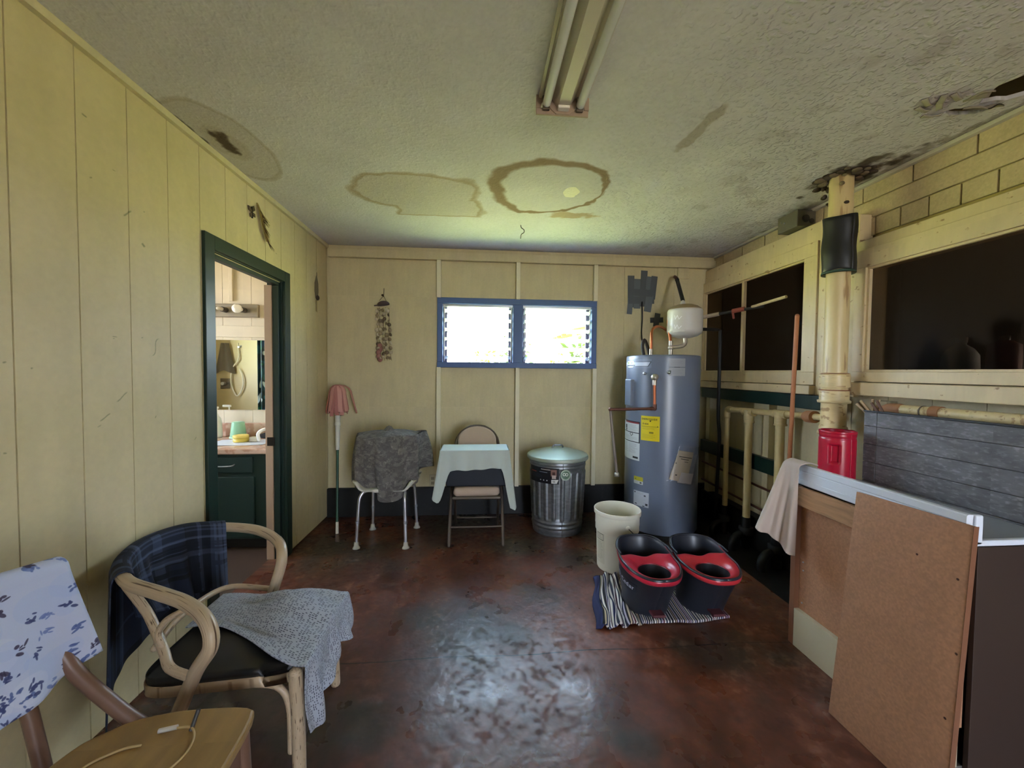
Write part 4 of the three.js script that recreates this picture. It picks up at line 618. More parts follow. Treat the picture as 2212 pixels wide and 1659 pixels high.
{ // expansion tank
  const cx = 1.725, cz = -3.215, t = thing('expansion_tank', 'white expansion tank with pipes above the water heater', 'tank', [cx, 1.6, cz]);
  part('shell', lathe([[0, 1.625], [0.05, 1.627], [0.10, 1.642], [0.13, 1.662], [0.139, 1.68], [0.14, 1.69], [0.14, 1.845], [0.139, 1.855], [0.132, 1.866]], 56, [cx, 0, cz]), phys(0xcfccc6, 0.3), t);
  part('top_dome', lathe([[0.1335, 1.864], [0.125, 1.875], [0.10, 1.893], [0.06, 1.908], [0.02, 1.914], [0, 1.915]], 56, [cx, 0, cz]), mat(0x9c8a68, 0.6), t);
  part('air_valve', [lathe([[0, 0], [0.025, 0], [0.016, 0.03], [0.01, 0.04], [0, 0.04]], 16, [cx - 0.02, 1.905, cz])], mat(0xbab6ae, 0.4), t);
  const lt = canvasTex(128, 256, (c, w, h) => { c.fillStyle = '#cfccc8'; c.fillRect(0, 0, w, h); c.strokeStyle = '#f6f6fa'; c.lineWidth = 7; for (const y of [60, 170]) { c.beginPath(); c.moveTo(20, y); c.lineTo(30, y + 46); c.lineTo(52, y + 6); c.lineTo(70, y + 50); c.lineTo(98, y + 18); c.stroke(); } });
  part('print', patch(cx, cz, 0.1415, -68, -28, 1.67, 1.85), mat(0xffffff, 0.3, { map: lt }), t);
  part('black_pipe', [bar([cx - 0.02, 1.94, cz], [1.772, 2.17, -3.45], 0.016, 12), ball(1.772, 2.17, -3.45, 0.018)], M.rubber, t);
  part('pipe_elbow', tube([[1.772, 2.17, -3.45], [1.775, 2.20, -3.48], [1.80, 2.225, -3.55], [1.87, 2.235, -3.645]], 0.014, 16, 10), M.copperOld, t);
  part('side_pipe', bar([cx + 0.13, 1.80, cz], [cx + 0.24, 1.822, cz + 0.1], 0.016, 12), mat(0xc8b9a8, 0.4, { metalness: 0.4 }), t);
  part('side_pipe', bar([cx + 0.24, 1.822, cz + 0.1], [cx + 0.40, 1.84, cz + 0.4], 0.012, 12), M.rubber, t);
  part('valve', [bar([cx + 0.29, 1.83, cz + 0.2], [cx + 0.335, 1.838, cz + 0.28], 0.018, 12), bar([cx + 0.29, 1.825, cz + 0.2], [cx + 0.295, 1.77, cz + 0.21], 0.008, 8)], mat(0x8f4636, 0.5), t);
  part('side_pipe', bar([cx + 0.36, 1.845, cz + 0.33], [cx + 0.40, 1.87, cz + 0.62], 0.011, 12), M.trim, t);
}
tag(obj('drain_hose', tube([[1.87, 1.71, -3.25], [2.0, 1.71, -3.27], [2.075, 1.705, -3.28], [2.085, 1.66, -3.28], [2.085, 1.2, -3.28], [2.08, 0.95, -3.27], [2.05, 0.75, -3.20], [2.05, 0.3, -3.22], [2.06, -0.02, -3.24]], 0.014, 70, 10), M.rubber), 'thin black hose running down beside the water heater', 'hose');
tag(obj('power_cable', tube([[1.53, 2.0, ZB + 0.012], [1.535, 1.85, ZB + 0.012], [1.53, 1.72, ZB + 0.014], [1.50, 1.6, -3.55], [1.42, 1.53, -3.35], [1.39, 1.49, -3.26]], 0.0065, 40, 8), M.rubber), 'black cable from the tape patch down to heater', 'cable');
{
  const tape = mat(0x5c636b, 0.45), tape2 = mat(0x4b5158, 0.45);
  const t = thing('tape_patch', 'large patch of overlapping grey duct tape strips on wall', 'tape', [1.525, 2.08, ZB]);
  for (const [i, [x, y, w, h, a]] of [[-0.10, 0.02, 0.065, 0.30, 0.02], [-0.04, 0.0, 0.065, 0.28, 0], [0.02, 0.05, 0.065, 0.34, -0.03], [0.075, 0.02, 0.07, 0.29, -0.06], [0.115, 0.06, 0.06, 0.22, -0.10], [-0.11, -0.12, 0.05, 0.15, -0.08], [0.0, -0.06, 0.25, 0.07, 0.02], [0.07, -0.09, 0.07, 0.16, -0.15], [-0.01, 0.01, 0.24, 0.065, -0.04]].entries()) { const g = bx(-w / 2, w / 2, -h / 2, h / 2, 0, 0.0012); g.rotateZ(a); g.translate(x, y, 0.0006 + i * 0.0011); obj('tape_strip', g, i % 2 ? tape : tape2, t); }
  const c = thing('tape_cross', 'small cross of grey tape near the expansion tank', 'tape', [1.682, 1.835, ZB]);
  for (const [i, [w, h, a]] of [[0.13, 0.05, 0.05], [0.055, 0.13, -0.14]].entries()) { const g = bx(-w / 2, w / 2, -h / 2, h / 2, 0, 0.0012); g.rotateZ(a); g.translate(0, 0, 0.0006 + i * 0.0013); obj('tape_strip', g, i ? tape2 : mat(0x3e444a, 0.45), c); }
  const o = thing('wall_outlet', 'small cream outlet cover low on the back wall', 'outlet', [-0.43, 0.315, ZB]); obj('cover', bx(-0.03, 0.03, -0.055, 0.055, 0, 0.008, 0.003), mat(0xb5a98c, 0.5), o); for (const y of [-0.022, 0.022]) obj('socket', bx(-0.014, 0.014, y - 0.013, y + 0.013, 0.008, 0.011, 0.003), mat(0x7e745c, 0.5), o);
  const w = thing('cover_plate', 'square cream cover plate above the expansion tank', 'plate', [1.93, 2.285, ZB]); obj('plate', bx(-0.058, 0.058, -0.055, 0.055, 0, 0.022, 0.012, 3), M.cream, w);
}

// ------------------------------------------------------------------ buckets and rug
{
  const cx = 0.945, cz = -2.60, t = thing('white_bucket', 'tall white plastic pail beside the water heater', 'bucket', [cx, 0, cz]);
  const wp = phys(0xd9d4c0, 0.4);
  part('body', lathe([[0, 0.006], [0.125, 0.006], [0.128, 0], [0.131, 0.006], [0.139, 0.26], [0.145, 0.262], [0.145, 0.30], [0.147, 0.302], [0.147, 0.37], [0.156, 0.372], [0.157, 0.398], [0.154, 0.402], [0.149, 0.4], [0.146, 0.37], [0.135, 0.2], [0.124, 0.012], [0, 0.012]], 64, [cx, 0, cz]), wp, t);
  part('handle', tube([[cx + 0.02, 0.318, cz + 0.150], [cx + 0.05, 0.29, cz + 0.16], [cx + 0.10, 0.245, cz + 0.165], [cx + 0.14, 0.21, cz + 0.14], [cx + 0.165, 0.22, cz + 0.06]], 0.0028, 24, 6), mat(0x2a2a2a, 0.4, { metalness: 0.6 }), t);
  part('handle_ear', ball(cx + 0.02, 0.318, cz + 0.146, 0.016, 1, 1, 0.5), wp, t);
  part('printed_panel', patch(cx, cz, 0.1345, -90, -55, 0.05, 0.255, 0.1402), mat(0xffffff, 0.5, { map: canvasTex(160, 320, (c, w, h) => { c.fillStyle = '#cdc8b2'; c.fillRect(0, 0, w, h); c.strokeStyle = '#3a382f'; c.lineWidth = 5; c.strokeRect(22, 10, 120, 62); lines(c, 34, 24, 90, 3, 14, '#77735f', 3); lines(c, 24, 96, 110, 12, 16, '#8d8972', 3); }) }), t);
}
const rugTex = canvasTex(1024, 64, (c, w, h) => { const cols = ['#17181f', '#d8d0be', '#20264a', '#c9c0b0', '#1a1a1e', '#e0d9c8', '#6d2030', '#d4ccbb', '#2b2f3c', '#b8a468', '#dcd5c6', '#26262c', '#4a2a52', '#e2dccc']; let x = 0; c.fillStyle = '#262c52'; c.fillRect(0, 0, w, h); x = 60; let i = 0; while (x < w) { const s = 5 + rnd() * 8; c.fillStyle = i % 2 ? ['#d8d0c6', '#cfc6c0', '#e0d9d4', '#c9b898', '#b0a8b8'][Math.floor(rnd() * 5)] : ['#17181f', '#262a3c', '#3a2030', '#5d2030', '#1c1c20', '#33384a', '#20264a'][Math.floor(rnd() * 7)]; c.fillRect(x, 0, s, h); x += s; i++; } });
tag(obj('striped_rug', sheet((u, v) => {
  const near = [0.60, -1.955], far = [0.735, -2.47];
  const x0 = lerp(far[0], near[0], v) + 0.004 * Math.sin(v * 8), x1 = lerp(1.38, 1.36, v), x = lerp(x0, x1, u) + 0.006 * Math.sin(v * 9 + u * 14) * sstep(0.4, 0.1, u), z = lerp(-2.44, -1.95, v) + 0.02 * Math.sin(u * 11) * (v - 0.5) - 0.03 * u * v;
  const bunch = sstep(0.42, 0.22, u), y = 0.009 + bunch * (0.010 + 0.012 * Math.sin(u * 62 + 2.5 * Math.sin(v * 5)) + 0.006 * Math.sin(u * 110 + v * 7)) * sstep(0, 0.08, u) + 0.014 * sstep(0.5, 0.62, u) * sstep(0.72, 0.6, u) * sstep(0.7, 1, v) * 0.4;
  return [x, Math.max(0.007, y), z];
}, 160, 40, 0.012), mat(0xffffff, 0.95, { map: rugTex })), 'bunched striped rag rug under the mop buckets', 'rug');
{
  const dark = phys(0x23262e, 0.35), darkIn = mat(0x15161a, 0.5), red = phys(0xb8263c, 0.3), red2 = phys(0xc2303a, 0.3);
  const oz = (th, k) => { const s = Math.sin(th), c = Math.cos(th); return [Math.pow(Math.abs(s), 0.8) * Math.sign(s), Math.pow(Math.abs(c), 0.85) * Math.sign(c)]; };
  function mopBucket(x, z, label, rm, turn) {
    const t = thing('mop_bucket', label, 'bucket', [x, 0.016, z], 'spin mop buckets on the rug'); t.rotation.y = turn;
    const rimY = (ez) => 0.262 + 0.05 * sstep(0.1, -0.8, ez) - 0.012 * sstep(0.2, 1, ez);
    const shell = (off, y0) => (u, v) => { const th = u * 6.28319, [sx, cz] = oz(th), yr = rimY(cz), y = lerp(y0, yr, v), k = v, a = lerp(0.115, 0.148, k) - off, b = lerp(0.125, 0.205, Math.pow(k, 1.3)) - off, zc = lerp(-0.04, 0.0, k); return [sx * a * (1 - 0.06 * sstep(0.3, 1, cz)), y, zc + cz * b]; };
    obj('body', merge(sheet(shell(0, 0), 72, 14, 0.004), sheet((u, v) => { const p = shell(0, 0)(u, 0); return [p[0] * v, 0.004, -0.04 + (p[2] + 0.04) * v]; }, 36, 4, 0.004)), dark, t);
    obj('rim', sheet((u, v) => { const p = shell(-0.006 * Math.sin(v * 3.14), 0)(u, 1), q = v - 0.5; return [p[0], p[1] + 0.006 - q * 0.016, p[2]]; }, 72, 4, 0.007), dark, t);
    // red wringer half
    const inner = shell(0.002, 0), cx = 0.0, czc = 0.082, hr = 0.086, A0 = 1.72, rimP = (th) => inner(((th + 12.56636) % 6.283185) / 6.283185, 1);
    const outer = (u) => { if (u < 0.7) return rimP(lerp(-A0, A0, u / 0.7)); const f = (u - 0.7) / 0.3, p = rimP(A0), q = rimP(-A0); return [lerp(p[0], q[0], f), lerp(p[1], q[1], f) - 0.014 * Math.sin(f * 3.14), lerp(p[2], q[2], f) + 0.012 * Math.cos(f * 12.56) - 0.012]; };
    const ring = sheet((u, v) => { const p = outer(u), a = Math.atan2(p[0] - cx, p[2] - czc), hx = cx + hr * Math.sin(a), hz = czc + hr * Math.cos(a); return [lerp(p[0], hx, v), lerp(p[1] + 0.003, 0.24, v) + 0.010 * Math.sin(v * 3.14), lerp(p[2], hz, v)]; }, 110, 10, 0.005);
    const lip = sheet((u, v) => { const th = lerp(-1.95, 1.95, u), p = shell(-0.005 * Math.sin(v * 3.14) - 0.002, 0)(th < 0 ? (th + 6.28319) / 6.28319 : th / 6.28319, 1); return [p[0], p[1] + 0.010 - v * 0.03, p[2]]; }, 60, 4, 0.006);
    obj('wringer_rim', merge(ring, lip), rm, t);
    obj('basket', lathe([[hr + 0.001, 0.245], [hr - 0.004, 0.235], [hr - 0.012, 0.16], [hr - 0.02, 0.14], [0, 0.135]], 40, [cx, 0, czc]), darkIn, t);
    obj('spout_clip', [bx(-0.045, -0.03, 0.235, 0.262, 0.195, 0.206, 0.003), bx(0.0, 0.014, 0.235, 0.262, 0.198, 0.208, 0.003)], rm, t);
    obj('foot_pedal', [bx(-0.035, 0.035, 0.03, 0.045, 0.07, 0.155, 0.006), bar([-0.03, 0.025, 0.07], [0.03, 0.025, 0.07], 0.012)], mat(0x5a2a30, 0.5), t);
    obj('handle', tube([[-0.15, 0.30, -0.02], [-0.146, 0.306, -0.10], [-0.10, 0.318, -0.185], [0, 0.322, -0.212], [0.10, 0.318, -0.185], [0.146, 0.306, -0.10], [0.15, 0.30, -0.02]], 0.006, 50, 8), darkIn, t);
    return [t, shell];
  }
  const [t1, sh] = mopBucket(0.945, -2.10, 'black spin mop bucket with pink-red rim nearest the white pail', red, 0);
  mopBucket(1.268, -2.09, 'black spin mop bucket with orange-red rim nearest the right wall', red2, 0);
  const tx = canvasTex(256, 96, (c, w, h) => { c.fillStyle = '#24272f'; c.fillRect(0, 0, w, h); c.fillStyle = '#d0d4e0'; c.font = 'bold 54px sans-serif'; c.fillText('O-Cedar', 14, 66); });
  const g = sheet((u, v) => { const th = lerp(4.35, 5.45, u) / 6.28319, p = sh(-0.0045, 0)(th, lerp(0.50, 0.74, v)); return p; }, 16, 4, 0.0012); obj('lettering', g, mat(0xffffff, 0.4, { map: tx }), t1).userData.label = 'white lettering on the bucket side';
}

// ------------------------------------------------------------------ pipes on the right wall
const pipeTex = dataTex(256, 512, (u, v, o) => { const n = fbm(u * 6, v * 14, 4), rust = sstep(0.62, 0.75, fbm(u * 10 + 8, v * 24, 4)); const k = 0.97 + 0.14 * (n - 0.5); o[0] = lerp(0.85 * k, 0.52, rust * 0.5); o[1] = lerp(0.765 * k, 0.36, rust * 0.5); o[2] = lerp(0.56 * k, 0.22, rust * 0.5); }, true, [1, 4]);
M.pipe = phys(0xffffff, 0.4, { map: pipeTex });
M.rust = mat(0x9a6a44, 0.7);
M.pipeThin = phys(0xffffff, 0.45, { map: dataTex(128, 256, (u, v, o) => { const n = fbm(u * 6, v * 10, 4), k = 0.95 + 0.14 * (n - 0.5); o[0] = 0.83 * k; o[1] = 0.745 * k; o[2] = 0.53 * k; }, true, [1, 1]) });
{
  const x = 2.03, z = -2.10, t = thing('soil_stack', 'thick cream drain pipe running floor to ceiling', 'pipe', [x, 0, z]);
  part('stack', lathe([[0.058, -0.035], [0.058, 0.98], [0.072, 0.982], [0.074, 1.0], [0.066, 1.004], [0.066, 1.03], [0.06, 1.035], [0.06, 1.165], [0.076, 1.168], [0.078, 1.182], [0.069, 1.186], [0.069, 1.235], [0.062, 1.24], [0.062, 1.255], [0.072, 1.26], [0.072, 1.325], [0.068, 1.333], [0.056, 1.335], [0.056, H + 0.02]], 40, [x, 0, z]), M.pipe, t);
  part('rust_seam', [lathe([[0.0695, 1.238], [0.0735, 1.24], [0.0695, 1.245]], 32, [x, 0, z]), lathe([[0.058, 1.334], [0.0705, 1.336], [0.058, 1.339]], 32, [x, 0, z])], M.rust, t);
  const wrap = sheet((u, v) => { const th = u * 6.28319, r = 0.073 + 0.004 * Math.sin(th * 3 + 1) + 0.003 * Math.sin(v * 9 + th); return [x + r * Math.sin(th), lerp(1.915, 2.215, v) + 0.012 * Math.sin(th * 2) * (v - 0.5), z + r * Math.cos(th)]; }, 48, 14, 0.008);
  part('black_wrap', wrap, mat(0x14171a, 0.45), t);
  part('wrap_lining', lathe([[0.06, 1.915], [0.078, 1.9], [0.080, 1.906], [0.078, 1.915]], 40, [x, 0, z]), mat(0x1c3a2c, 0.5), t);
  for (let i = 0; i < 22; i++) part('plaster_crumb', ball(x + rr(-0.075, 0.0), H - rr(0.0, 0.22) * rnd(), z + rr(0.03, 0.08) * (rnd() < 0.8 ? -1 : 1), rr(0.006, 0.016), 1, rr(0.6, 1.3), 1, 7), i % 3 ? mat(0x3a2f22, 0.95) : mat(0x7d7053, 0.95), t);
}
{ const t = thing('plaster_crust', 'crumbling dark plaster ring where drain pipe meets ceiling', 'plaster', [2.03, H, -2.10]); for (let i = 0; i < 26; i++) { const a = i / 26 * 6.283, r = rr(0.065, 0.12); obj('crumb', ball(Math.sin(a) * r, -rr(0.002, 0.014), Math.cos(a) * r * 1.3, rr(0.012, 0.024), 1.3, 0.5, 1.2, 7), [mat(0x40352a, 0.95), mat(0x6d5f4c, 0.95)][i % 2], t); } }
{ const t = thing('junction_box', 'small weathered grey junction box at the ceiling corner', 'junction box', [2.17, 2.37, -2.58]); part('box', bx(2.10, 2.233, 2.318, 2.43, -2.665, -2.49, 0.006), mat(0x6a6556, 0.6, { metalness: 0.3 }), t); part('knockout', [bar([2.16, 2.37, -2.49], [2.16, 2.37, -2.484], 0.024, 16), bar([2.20, 2.355, -2.49], [2.20, 2.355, -2.484], 0.016, 16)], mat(0x2a2721, 0.7), t); part('screw', [ball(2.099, 2.375, -2.60, 0.006), ball(2.099, 2.39, -2.63, 0.005)], M.alu, t); }
{
  const t = thing('waste_pipes', 'branched cream waste pipes along the lower right wall', 'pipe', [2.1, 0, -2.65]), x = 2.085;
  part('header', [bar([x, 1.03, -3.13], [x, 1.058, -2.50], 0.022, 16), bar([x, 1.058, -2.50], [2.03, 1.075, -2.15], 0.021, 16)], M.pipeThin, t);
  part('elbow', [tube([[x, 0.97, -3.155], [x, 1.01, -3.155], [x, 1.03, -3.135], [x, 1.031, -3.10]], 0.027, 14, 14)], M.pipeThin, t);
  part('coupling', [bar([2.05, 1.066, -2.30], [2.04, 1.07, -2.235], 0.037, 20), bar([2.052, 1.065, -2.315], [2.05, 1.066, -2.30], 0.031, 20)], M.rust, t);
  for (const [z, y, r] of [[-3.155, 1.0, 0.021], [-2.885, 1.03, 0.027], [-2.565, 1.05, 0.029]]) {
    part('drop_pipe', [bar([x, 0.2, z], [x, y, z], r, 16)], M.pipeThin, t); if (z > -3) part('tee', [bar([x, y - 0.07, z], [x, y + 0.02, z], r + 0.008, 16), bar([x, y, z - 0.06], [x, y + 0.004, z + 0.06], 0.029, 16), bar([x, y - 0.078, z], [x, y - 0.066, z], r + 0.012, 16)], M.pipeThin, t);
    part('iron_foot', [bar([x, -0.03, z], [x, 0.21, z], r + 0.005, 14), tube([[x, 0.10, z], [x - 0.09, 0.06, z + 0.01], [x - 0.13, 0.02, z + 0.03], [x - 0.13, -0.03, z + 0.03]], r, 16, 12), lathe([[r, 0], [r + 0.025, 0.0], [r + 0.025, 0.05], [r, 0.05]], 20, [x, 0.08, z])], M.black, t);
  }
}
{ const t = thing('supply_pipes', 'two thin rusty iron supply pipes low on right wall', 'pipe', [2.14, 0, -2.8]); for (const y of [0.47, 0.30]) { part('pipe', bar([2.14, y + 0.015, -3.6], [2.14, y - 0.02, -2.2], 0.009, 10), M.copperOld, t); part('fitting', [bar([2.14, y - 0.003, -2.70], [2.14, y - 0.007, -2.66], 0.016, 10), bar([2.14, y - 0.005, -2.68], [2.14, y + 0.025, -2.68], 0.008, 8)], M.copperOld, t); } }
{ const t = thing('horizontal_pipe', 'thick rusty cream pipe behind the grey laundry tub', 'pipe', [2.1, 1.16, -1.4]); part('pipe', [bar([2.10, 1.158, -1.84], [2.10, 1.158, -0.5], 0.026, 20)], M.pipe, t); part('elbow', tube([[2.10, 1.158, -1.80], [2.10, 1.155, -1.85], [2.10, 1.13, -1.885], [2.10, 1.08, -1.895], [2.10, 0.9, -1.895]], 0.03, 20, 14), M.rust, t); part('coupling', bar([2.10, 1.158, -1.66], [2.10, 1.158, -1.62], 0.031, 20), M.rust, t); part('strap', bar([2.10, 1.158, -1.70], [2.10, 1.158, -1.694], 0.028, 20), mat(0x57483a, 0.6), t); }
{ const t = thing('broom_handle', 'bare wooden broom handle leaning beside the drain pipe', 'broom handle', [2.0, 0.3, -2.386]); part('stick', bar([2.0, 0.30, -2.386], [2.0, 1.70, -2.348], 0.0125, 14), mat(0xa8683c, 0.55), t); part('tip', ball(2.0, 1.70, -2.348, 0.0125), mat(0x8a5430, 0.6), t); }

// ------------------------------------------------------------------ laundry corner
const oakTex = dataTex(512, 512, (u, v, o) => { const g = fbm(u * 4, v * 60 + 6 * fbm(u * 3, v * 3, 2), 4), k = 0.93 + 0.22 * (g - 0.5); o[0] = 0.74 * k; o[1] = 0.565 * k; o[2] = 0.40 * k; const d = Math.min(Math.hypot((u - 0.42) * 5, (v - 0.3) * 9), Math.hypot((u - 0.8) * 5, (v - 0.7) * 9)); const q = sstep(0.22, 0.1, d); o[0] = lerp(o[0], 0.36, q); o[1] = lerp(o[1], 0.22, q); o[2] = lerp(o[2], 0.13, q); }, true, [2, 2]);
M.pine = mat(0xffffff, 0.6, { map: oakTex });
const chipTex = dataTex(512, 512, (u, v, o) => { const f = fbm(u * 150, v * 150, 2), n = fbm(u * 14, v * 14, 4), k = 0.95 + 0.16 * (f - 0.5) + 0.08 * (n - 0.5); o[0] = 0.70 * k; o[1] = 0.51 * k; o[2] = 0.375 * k; }, true, [1, 1]);
M.chip = mat(0xffffff, 0.75, { map: chipTex });
M.chipEdge = mat(0x7a4f36, 0.85);
M.enamel = phys(0xe2e8f2, 0.25);
{
  const t = thing('sink_cabinet', 'dark brown cabinet with pine framed side below white sink top', 'cabinet', [1.75, 0, -1.46]);
  const zf = -1.805, zn = -1.125, xl = 1.555, xr = 1.93;
  part('top_rail', bx(xl - 0.012, xl + 0.012, 0.695, 0.785, zf + 0.03, zn, 0.002), M.pine, t); part('stile', bx(xl - 0.012, xl + 0.02, 0.0, 0.785, zf, zf + 0.029, 0.002), M.chipEdge, t);
  part('side_panel', bx(xl + 0.013, xl + 0.022, 0.18, 0.70, zf + 0.028, zn), M.chip, t); part('kick_board', bx(xl - 0.012, xl + 0.012, 0.0, 0.185, zf + 0.03, zn, 0.002), mat(0xbcb294, 0.6), t);
  const brown = mat(0x3a2a22, 0.55);
  part('front_panel', bx(xl + 0.03, xr, 0.03, 0.785, zn, zn + 0.016, 0.002), brown, t); part('back_panel', bx(xl + 0.02, xr, 0.0, 0.785, zf, zf + 0.014), brown, t); part('far_side', bx(xr - 0.014, xr, 0.0, 0.785, zf + 0.014, zn), brown, t); part('toe_rail', bx(xl, xr, 0.0, 0.05, zn - 0.02, zn + 0.0, 0.002), mat(0x6a625a, 0.7), t);
  part('screw', [ball(xl + 0.012, 0.42, zf + 0.05, 0.004), ball(xl + 0.012, 0.38, zf + 0.052, 0.004), ball(xl + 0.012, 0.22, zf + 0.05, 0.004)], M.alu, t);
}
{
  const t = thing('enamel_sink', 'white enamel sink tray with raised grooved rim', 'sink', [1.74, 0.787, -1.46]);
  const prof = [[0, 0.004], [0.012, 0], [0.03, 0], [0.03, 0.012], [0.022, 0.02], [0.022, 0.085], [0.024, 0.10], [0.006, 0.10], [0.0, 0.096], [0.0, 0.073], [0.003, 0.071], [0.003, 0.067], [0.0, 0.065], [0.0, 0.03], [-0.004, 0.028], [-0.004, 0.008]];
  const a = extr(prof, 0.72); a.translate(0, 0, -0.36); a.rotateY(0); const g = uvm(a); g.rotateY(-0.035); g.translate(1.552, 0.79, -1.47); part('front_rim', g, M.enamel, t);
  part('near_lip', bx(1.575, 1.93, 0.787, 0.806, -1.128, -1.108, 0.005), M.enamel, t); part('rim_end', bx(1.572, 1.60, 0.79, 0.888, -1.125, -1.108, 0.006), M.enamel, t);
  part('far_rim', bx(1.60, 1.93, 0.79, 0.83, -1.965, -1.945, 0.006), M.enamel, t);
  part('basin', bx(1.58, 1.93, 0.787, 0.797, -1.95, -1.12), mat(0x8d9296, 0.4), t);
  part('drain_ring', lathe([[0.02, 0.798], [0.035, 0.799], [0.037, 0.797]], 24, [1.76, 0, -1.3]), M.alu, t);
}
{ // leaning particle board
  const t = thing('particle_board', 'large brown particle board leaning against the cabinet', 'board', [1.40, 0, -1.2]);
  const bl = V(1.385, 0.0, -1.40), br = V(1.395, 0.0, -1.02), tl = V(1.535, 0.855, -1.462), tr = V(1.540, 0.862, -1.085);
  const face = sheet((u, v) => bl.clone().lerp(br, u).lerp(tl.clone().lerp(tr, u), v).toArray(), 4, 8, 0.016, 0.38, 0.87); part('panel', face, M.chip, t);
  const n = V(-0.985, 0.17, 0); part('edge_band', sheet((u, v) => { const p = br.clone().lerp(tr, v); return [p.x - 0.009 + u * 0.018, p.y, p.z + 0.0005]; }, 2, 6, 0.001), M.chipEdge, t);
  part('nail_hole', [[0.62, 0.83], [0.93, 0.80], [0.94, 0.32], [0.97, 0.55]].map(([u, v]) => { const p = bl.clone().lerp(br, u).lerp(tl.clone().lerp(tr, u), v); return ball(p.x - 0.008, p.y + 0.001, p.z, 0.004, 0.4, 1, 1, 8); }), mat(0x4a2a1a, 0.9), t);
}
{ // cream rag over the far corner of the sink top
  tag(obj('cream_rag', sheet((u, v) => {
    const s = v < 0.25 ? v / 0.25 : 1, k = v < 0.25 ? 0 : (v - 0.25) / 0.75;
    const topx = lerp(1.60, 1.525, s), topz = -1.845 + 0.0 * u + 0.12 * u * (1 - s * 0.2), fold = 0.018 * Math.sin(u * 8 + 1) * k + 0.01 * Math.sin(u * 17) * k;
    const bx_ = lerp(1.400, 1.525, u), bz = lerp(-1.86, -1.76, u), by = lerp(0.56, 0.45, u);
    return [lerp(topx, bx_, k) - fold, lerp(0.898 + 0.012 * Math.sin(s * 3.14) - 0.006 * s, by, k), lerp(topz, bz, k) + fold];
  }, 26, 30, 0.005), mat(0xb9a99c, 0.95)), 'cream rag hanging from the end of white sink top', 'rag');
}
{
  const cx = 1.83, cz = -1.865, t = thing('red_container', 'red plastic container with moulded grip on the sink top', 'container', [cx, 0.798, cz]);
  const rp = phys(0xb01230, 0.28);
  part('body', sheet((u, v) => { const th = u * 6.28319, y = lerp(0.798, 1.035, v); let r = 0.075; r += 0.0 * v - 0.003 * Math.exp(-Math.pow((v - 0.9) / 0.02, 2)); const d = Math.atan2(Math.sin(th - 5.35), Math.cos(th - 5.35)); const gx = sstep(0.34, 0.24, Math.abs(d)) * sstep(0.34, 0.40, v) * sstep(0.78, 0.72, v); r -= 0.02 * gx; return [cx + r * Math.sin(th), y, cz + r * Math.cos(th)]; }, 120, 60, 0.003), rp, t);
  part('rim', lathe([[0.0735, 1.03], [0.0775, 1.032], [0.0785, 1.042], [0.075, 1.046], [0.070, 1.045]], 48, [cx, 0, cz]), rp, t); part('bottom', lathe([[0, 0.80], [0.074, 0.80]], 32, [cx, 0, cz]), rp, t);
  part('contents', lathe([[0, 0.98], [0.072, 0.975]], 32, [cx, 0, cz]), mat(0x6a0c1e, 0.6), t);
}
{ // grey concrete laundry tub
  const xf = 1.945, z0 = -1.838, z1 = -0.55, t = thing('laundry_tub', 'grey scored concrete laundry tub against the right wall', 'tub', [2.08, 0, -1.2]);
  const ct = dataTex(512, 512, (u, v, o) => { const n = fbm(u * 8, v * 12, 5), s = fbm(u * 12, v * 60, 3), w = sstep(0.52, 0.8, fbm(u * 40 + 4, v * 110, 4)); const k = 0.41 + 0.16 * (n - 0.5) + 0.1 * (s - 0.5) + 0.10 * w; o[0] = k; o[1] = k * 0.995; o[2] = k * 1.02; }, true, [1.5, 1.5]);
  const con = mat(0xffffff, 0.8, { map: ct }), mk = (n, ...a) => part(n, bx(...a), con, t);
  mk('core', xf + 0.008, xf + 0.03, 0.55, 1.145, z0 + 0.01, z1);
  const ys = [0.55, 0.80, 0.895, 0.985, 1.075, 1.145], zs = [z0, z0 + 0.065, z1];
  for (let i = 0; i < ys.length - 1; i++) for (let j = 0; j < 2; j++) mk('scored_block', xf, xf + 0.02, ys[i] + 0.0012, ys[i + 1] - 0.0012, zs[j] + 0.0008, zs[j + 1] - 0.0008, 0.002, 1);
  mk('end_wall', xf + 0.02, 2.20, 0.55, 1.145, z0, z0 + 0.03, 0.003); mk('end_wall', xf + 0.02, 2.20, 0.55, 1.145, z1 - 0.03, z1, 0.003); mk('back_wall', 2.175, 2.205, 0.55, 1.12, z0 + 0.03, z1 - 0.03, 0.003); mk('floor_slab', xf + 0.02, 2.20, 0.55, 0.59, z0 + 0.03, z1 - 0.03); mk('divider', xf + 0.03, 2.175, 0.59, 1.10, -1.20, -1.17);
  part('metal_rim', [bx(xf - 0.003, xf + 0.034, 1.145, 1.152, z0 - 0.003, z1, 0.002)], mat(0x3a3d40, 0.4, { metalness: 0.6 }), t);
  for (const [x, z] of [[1.99, -1.75], [1.99, -0.62], [2.16, -1.75], [2.16, -0.62]]) part('leg', bx(x - 0.02, x + 0.02, z > -1 ? 0 : -0.035, 0.552, z - 0.02, z + 0.02, 0.003), M.black, t);
}
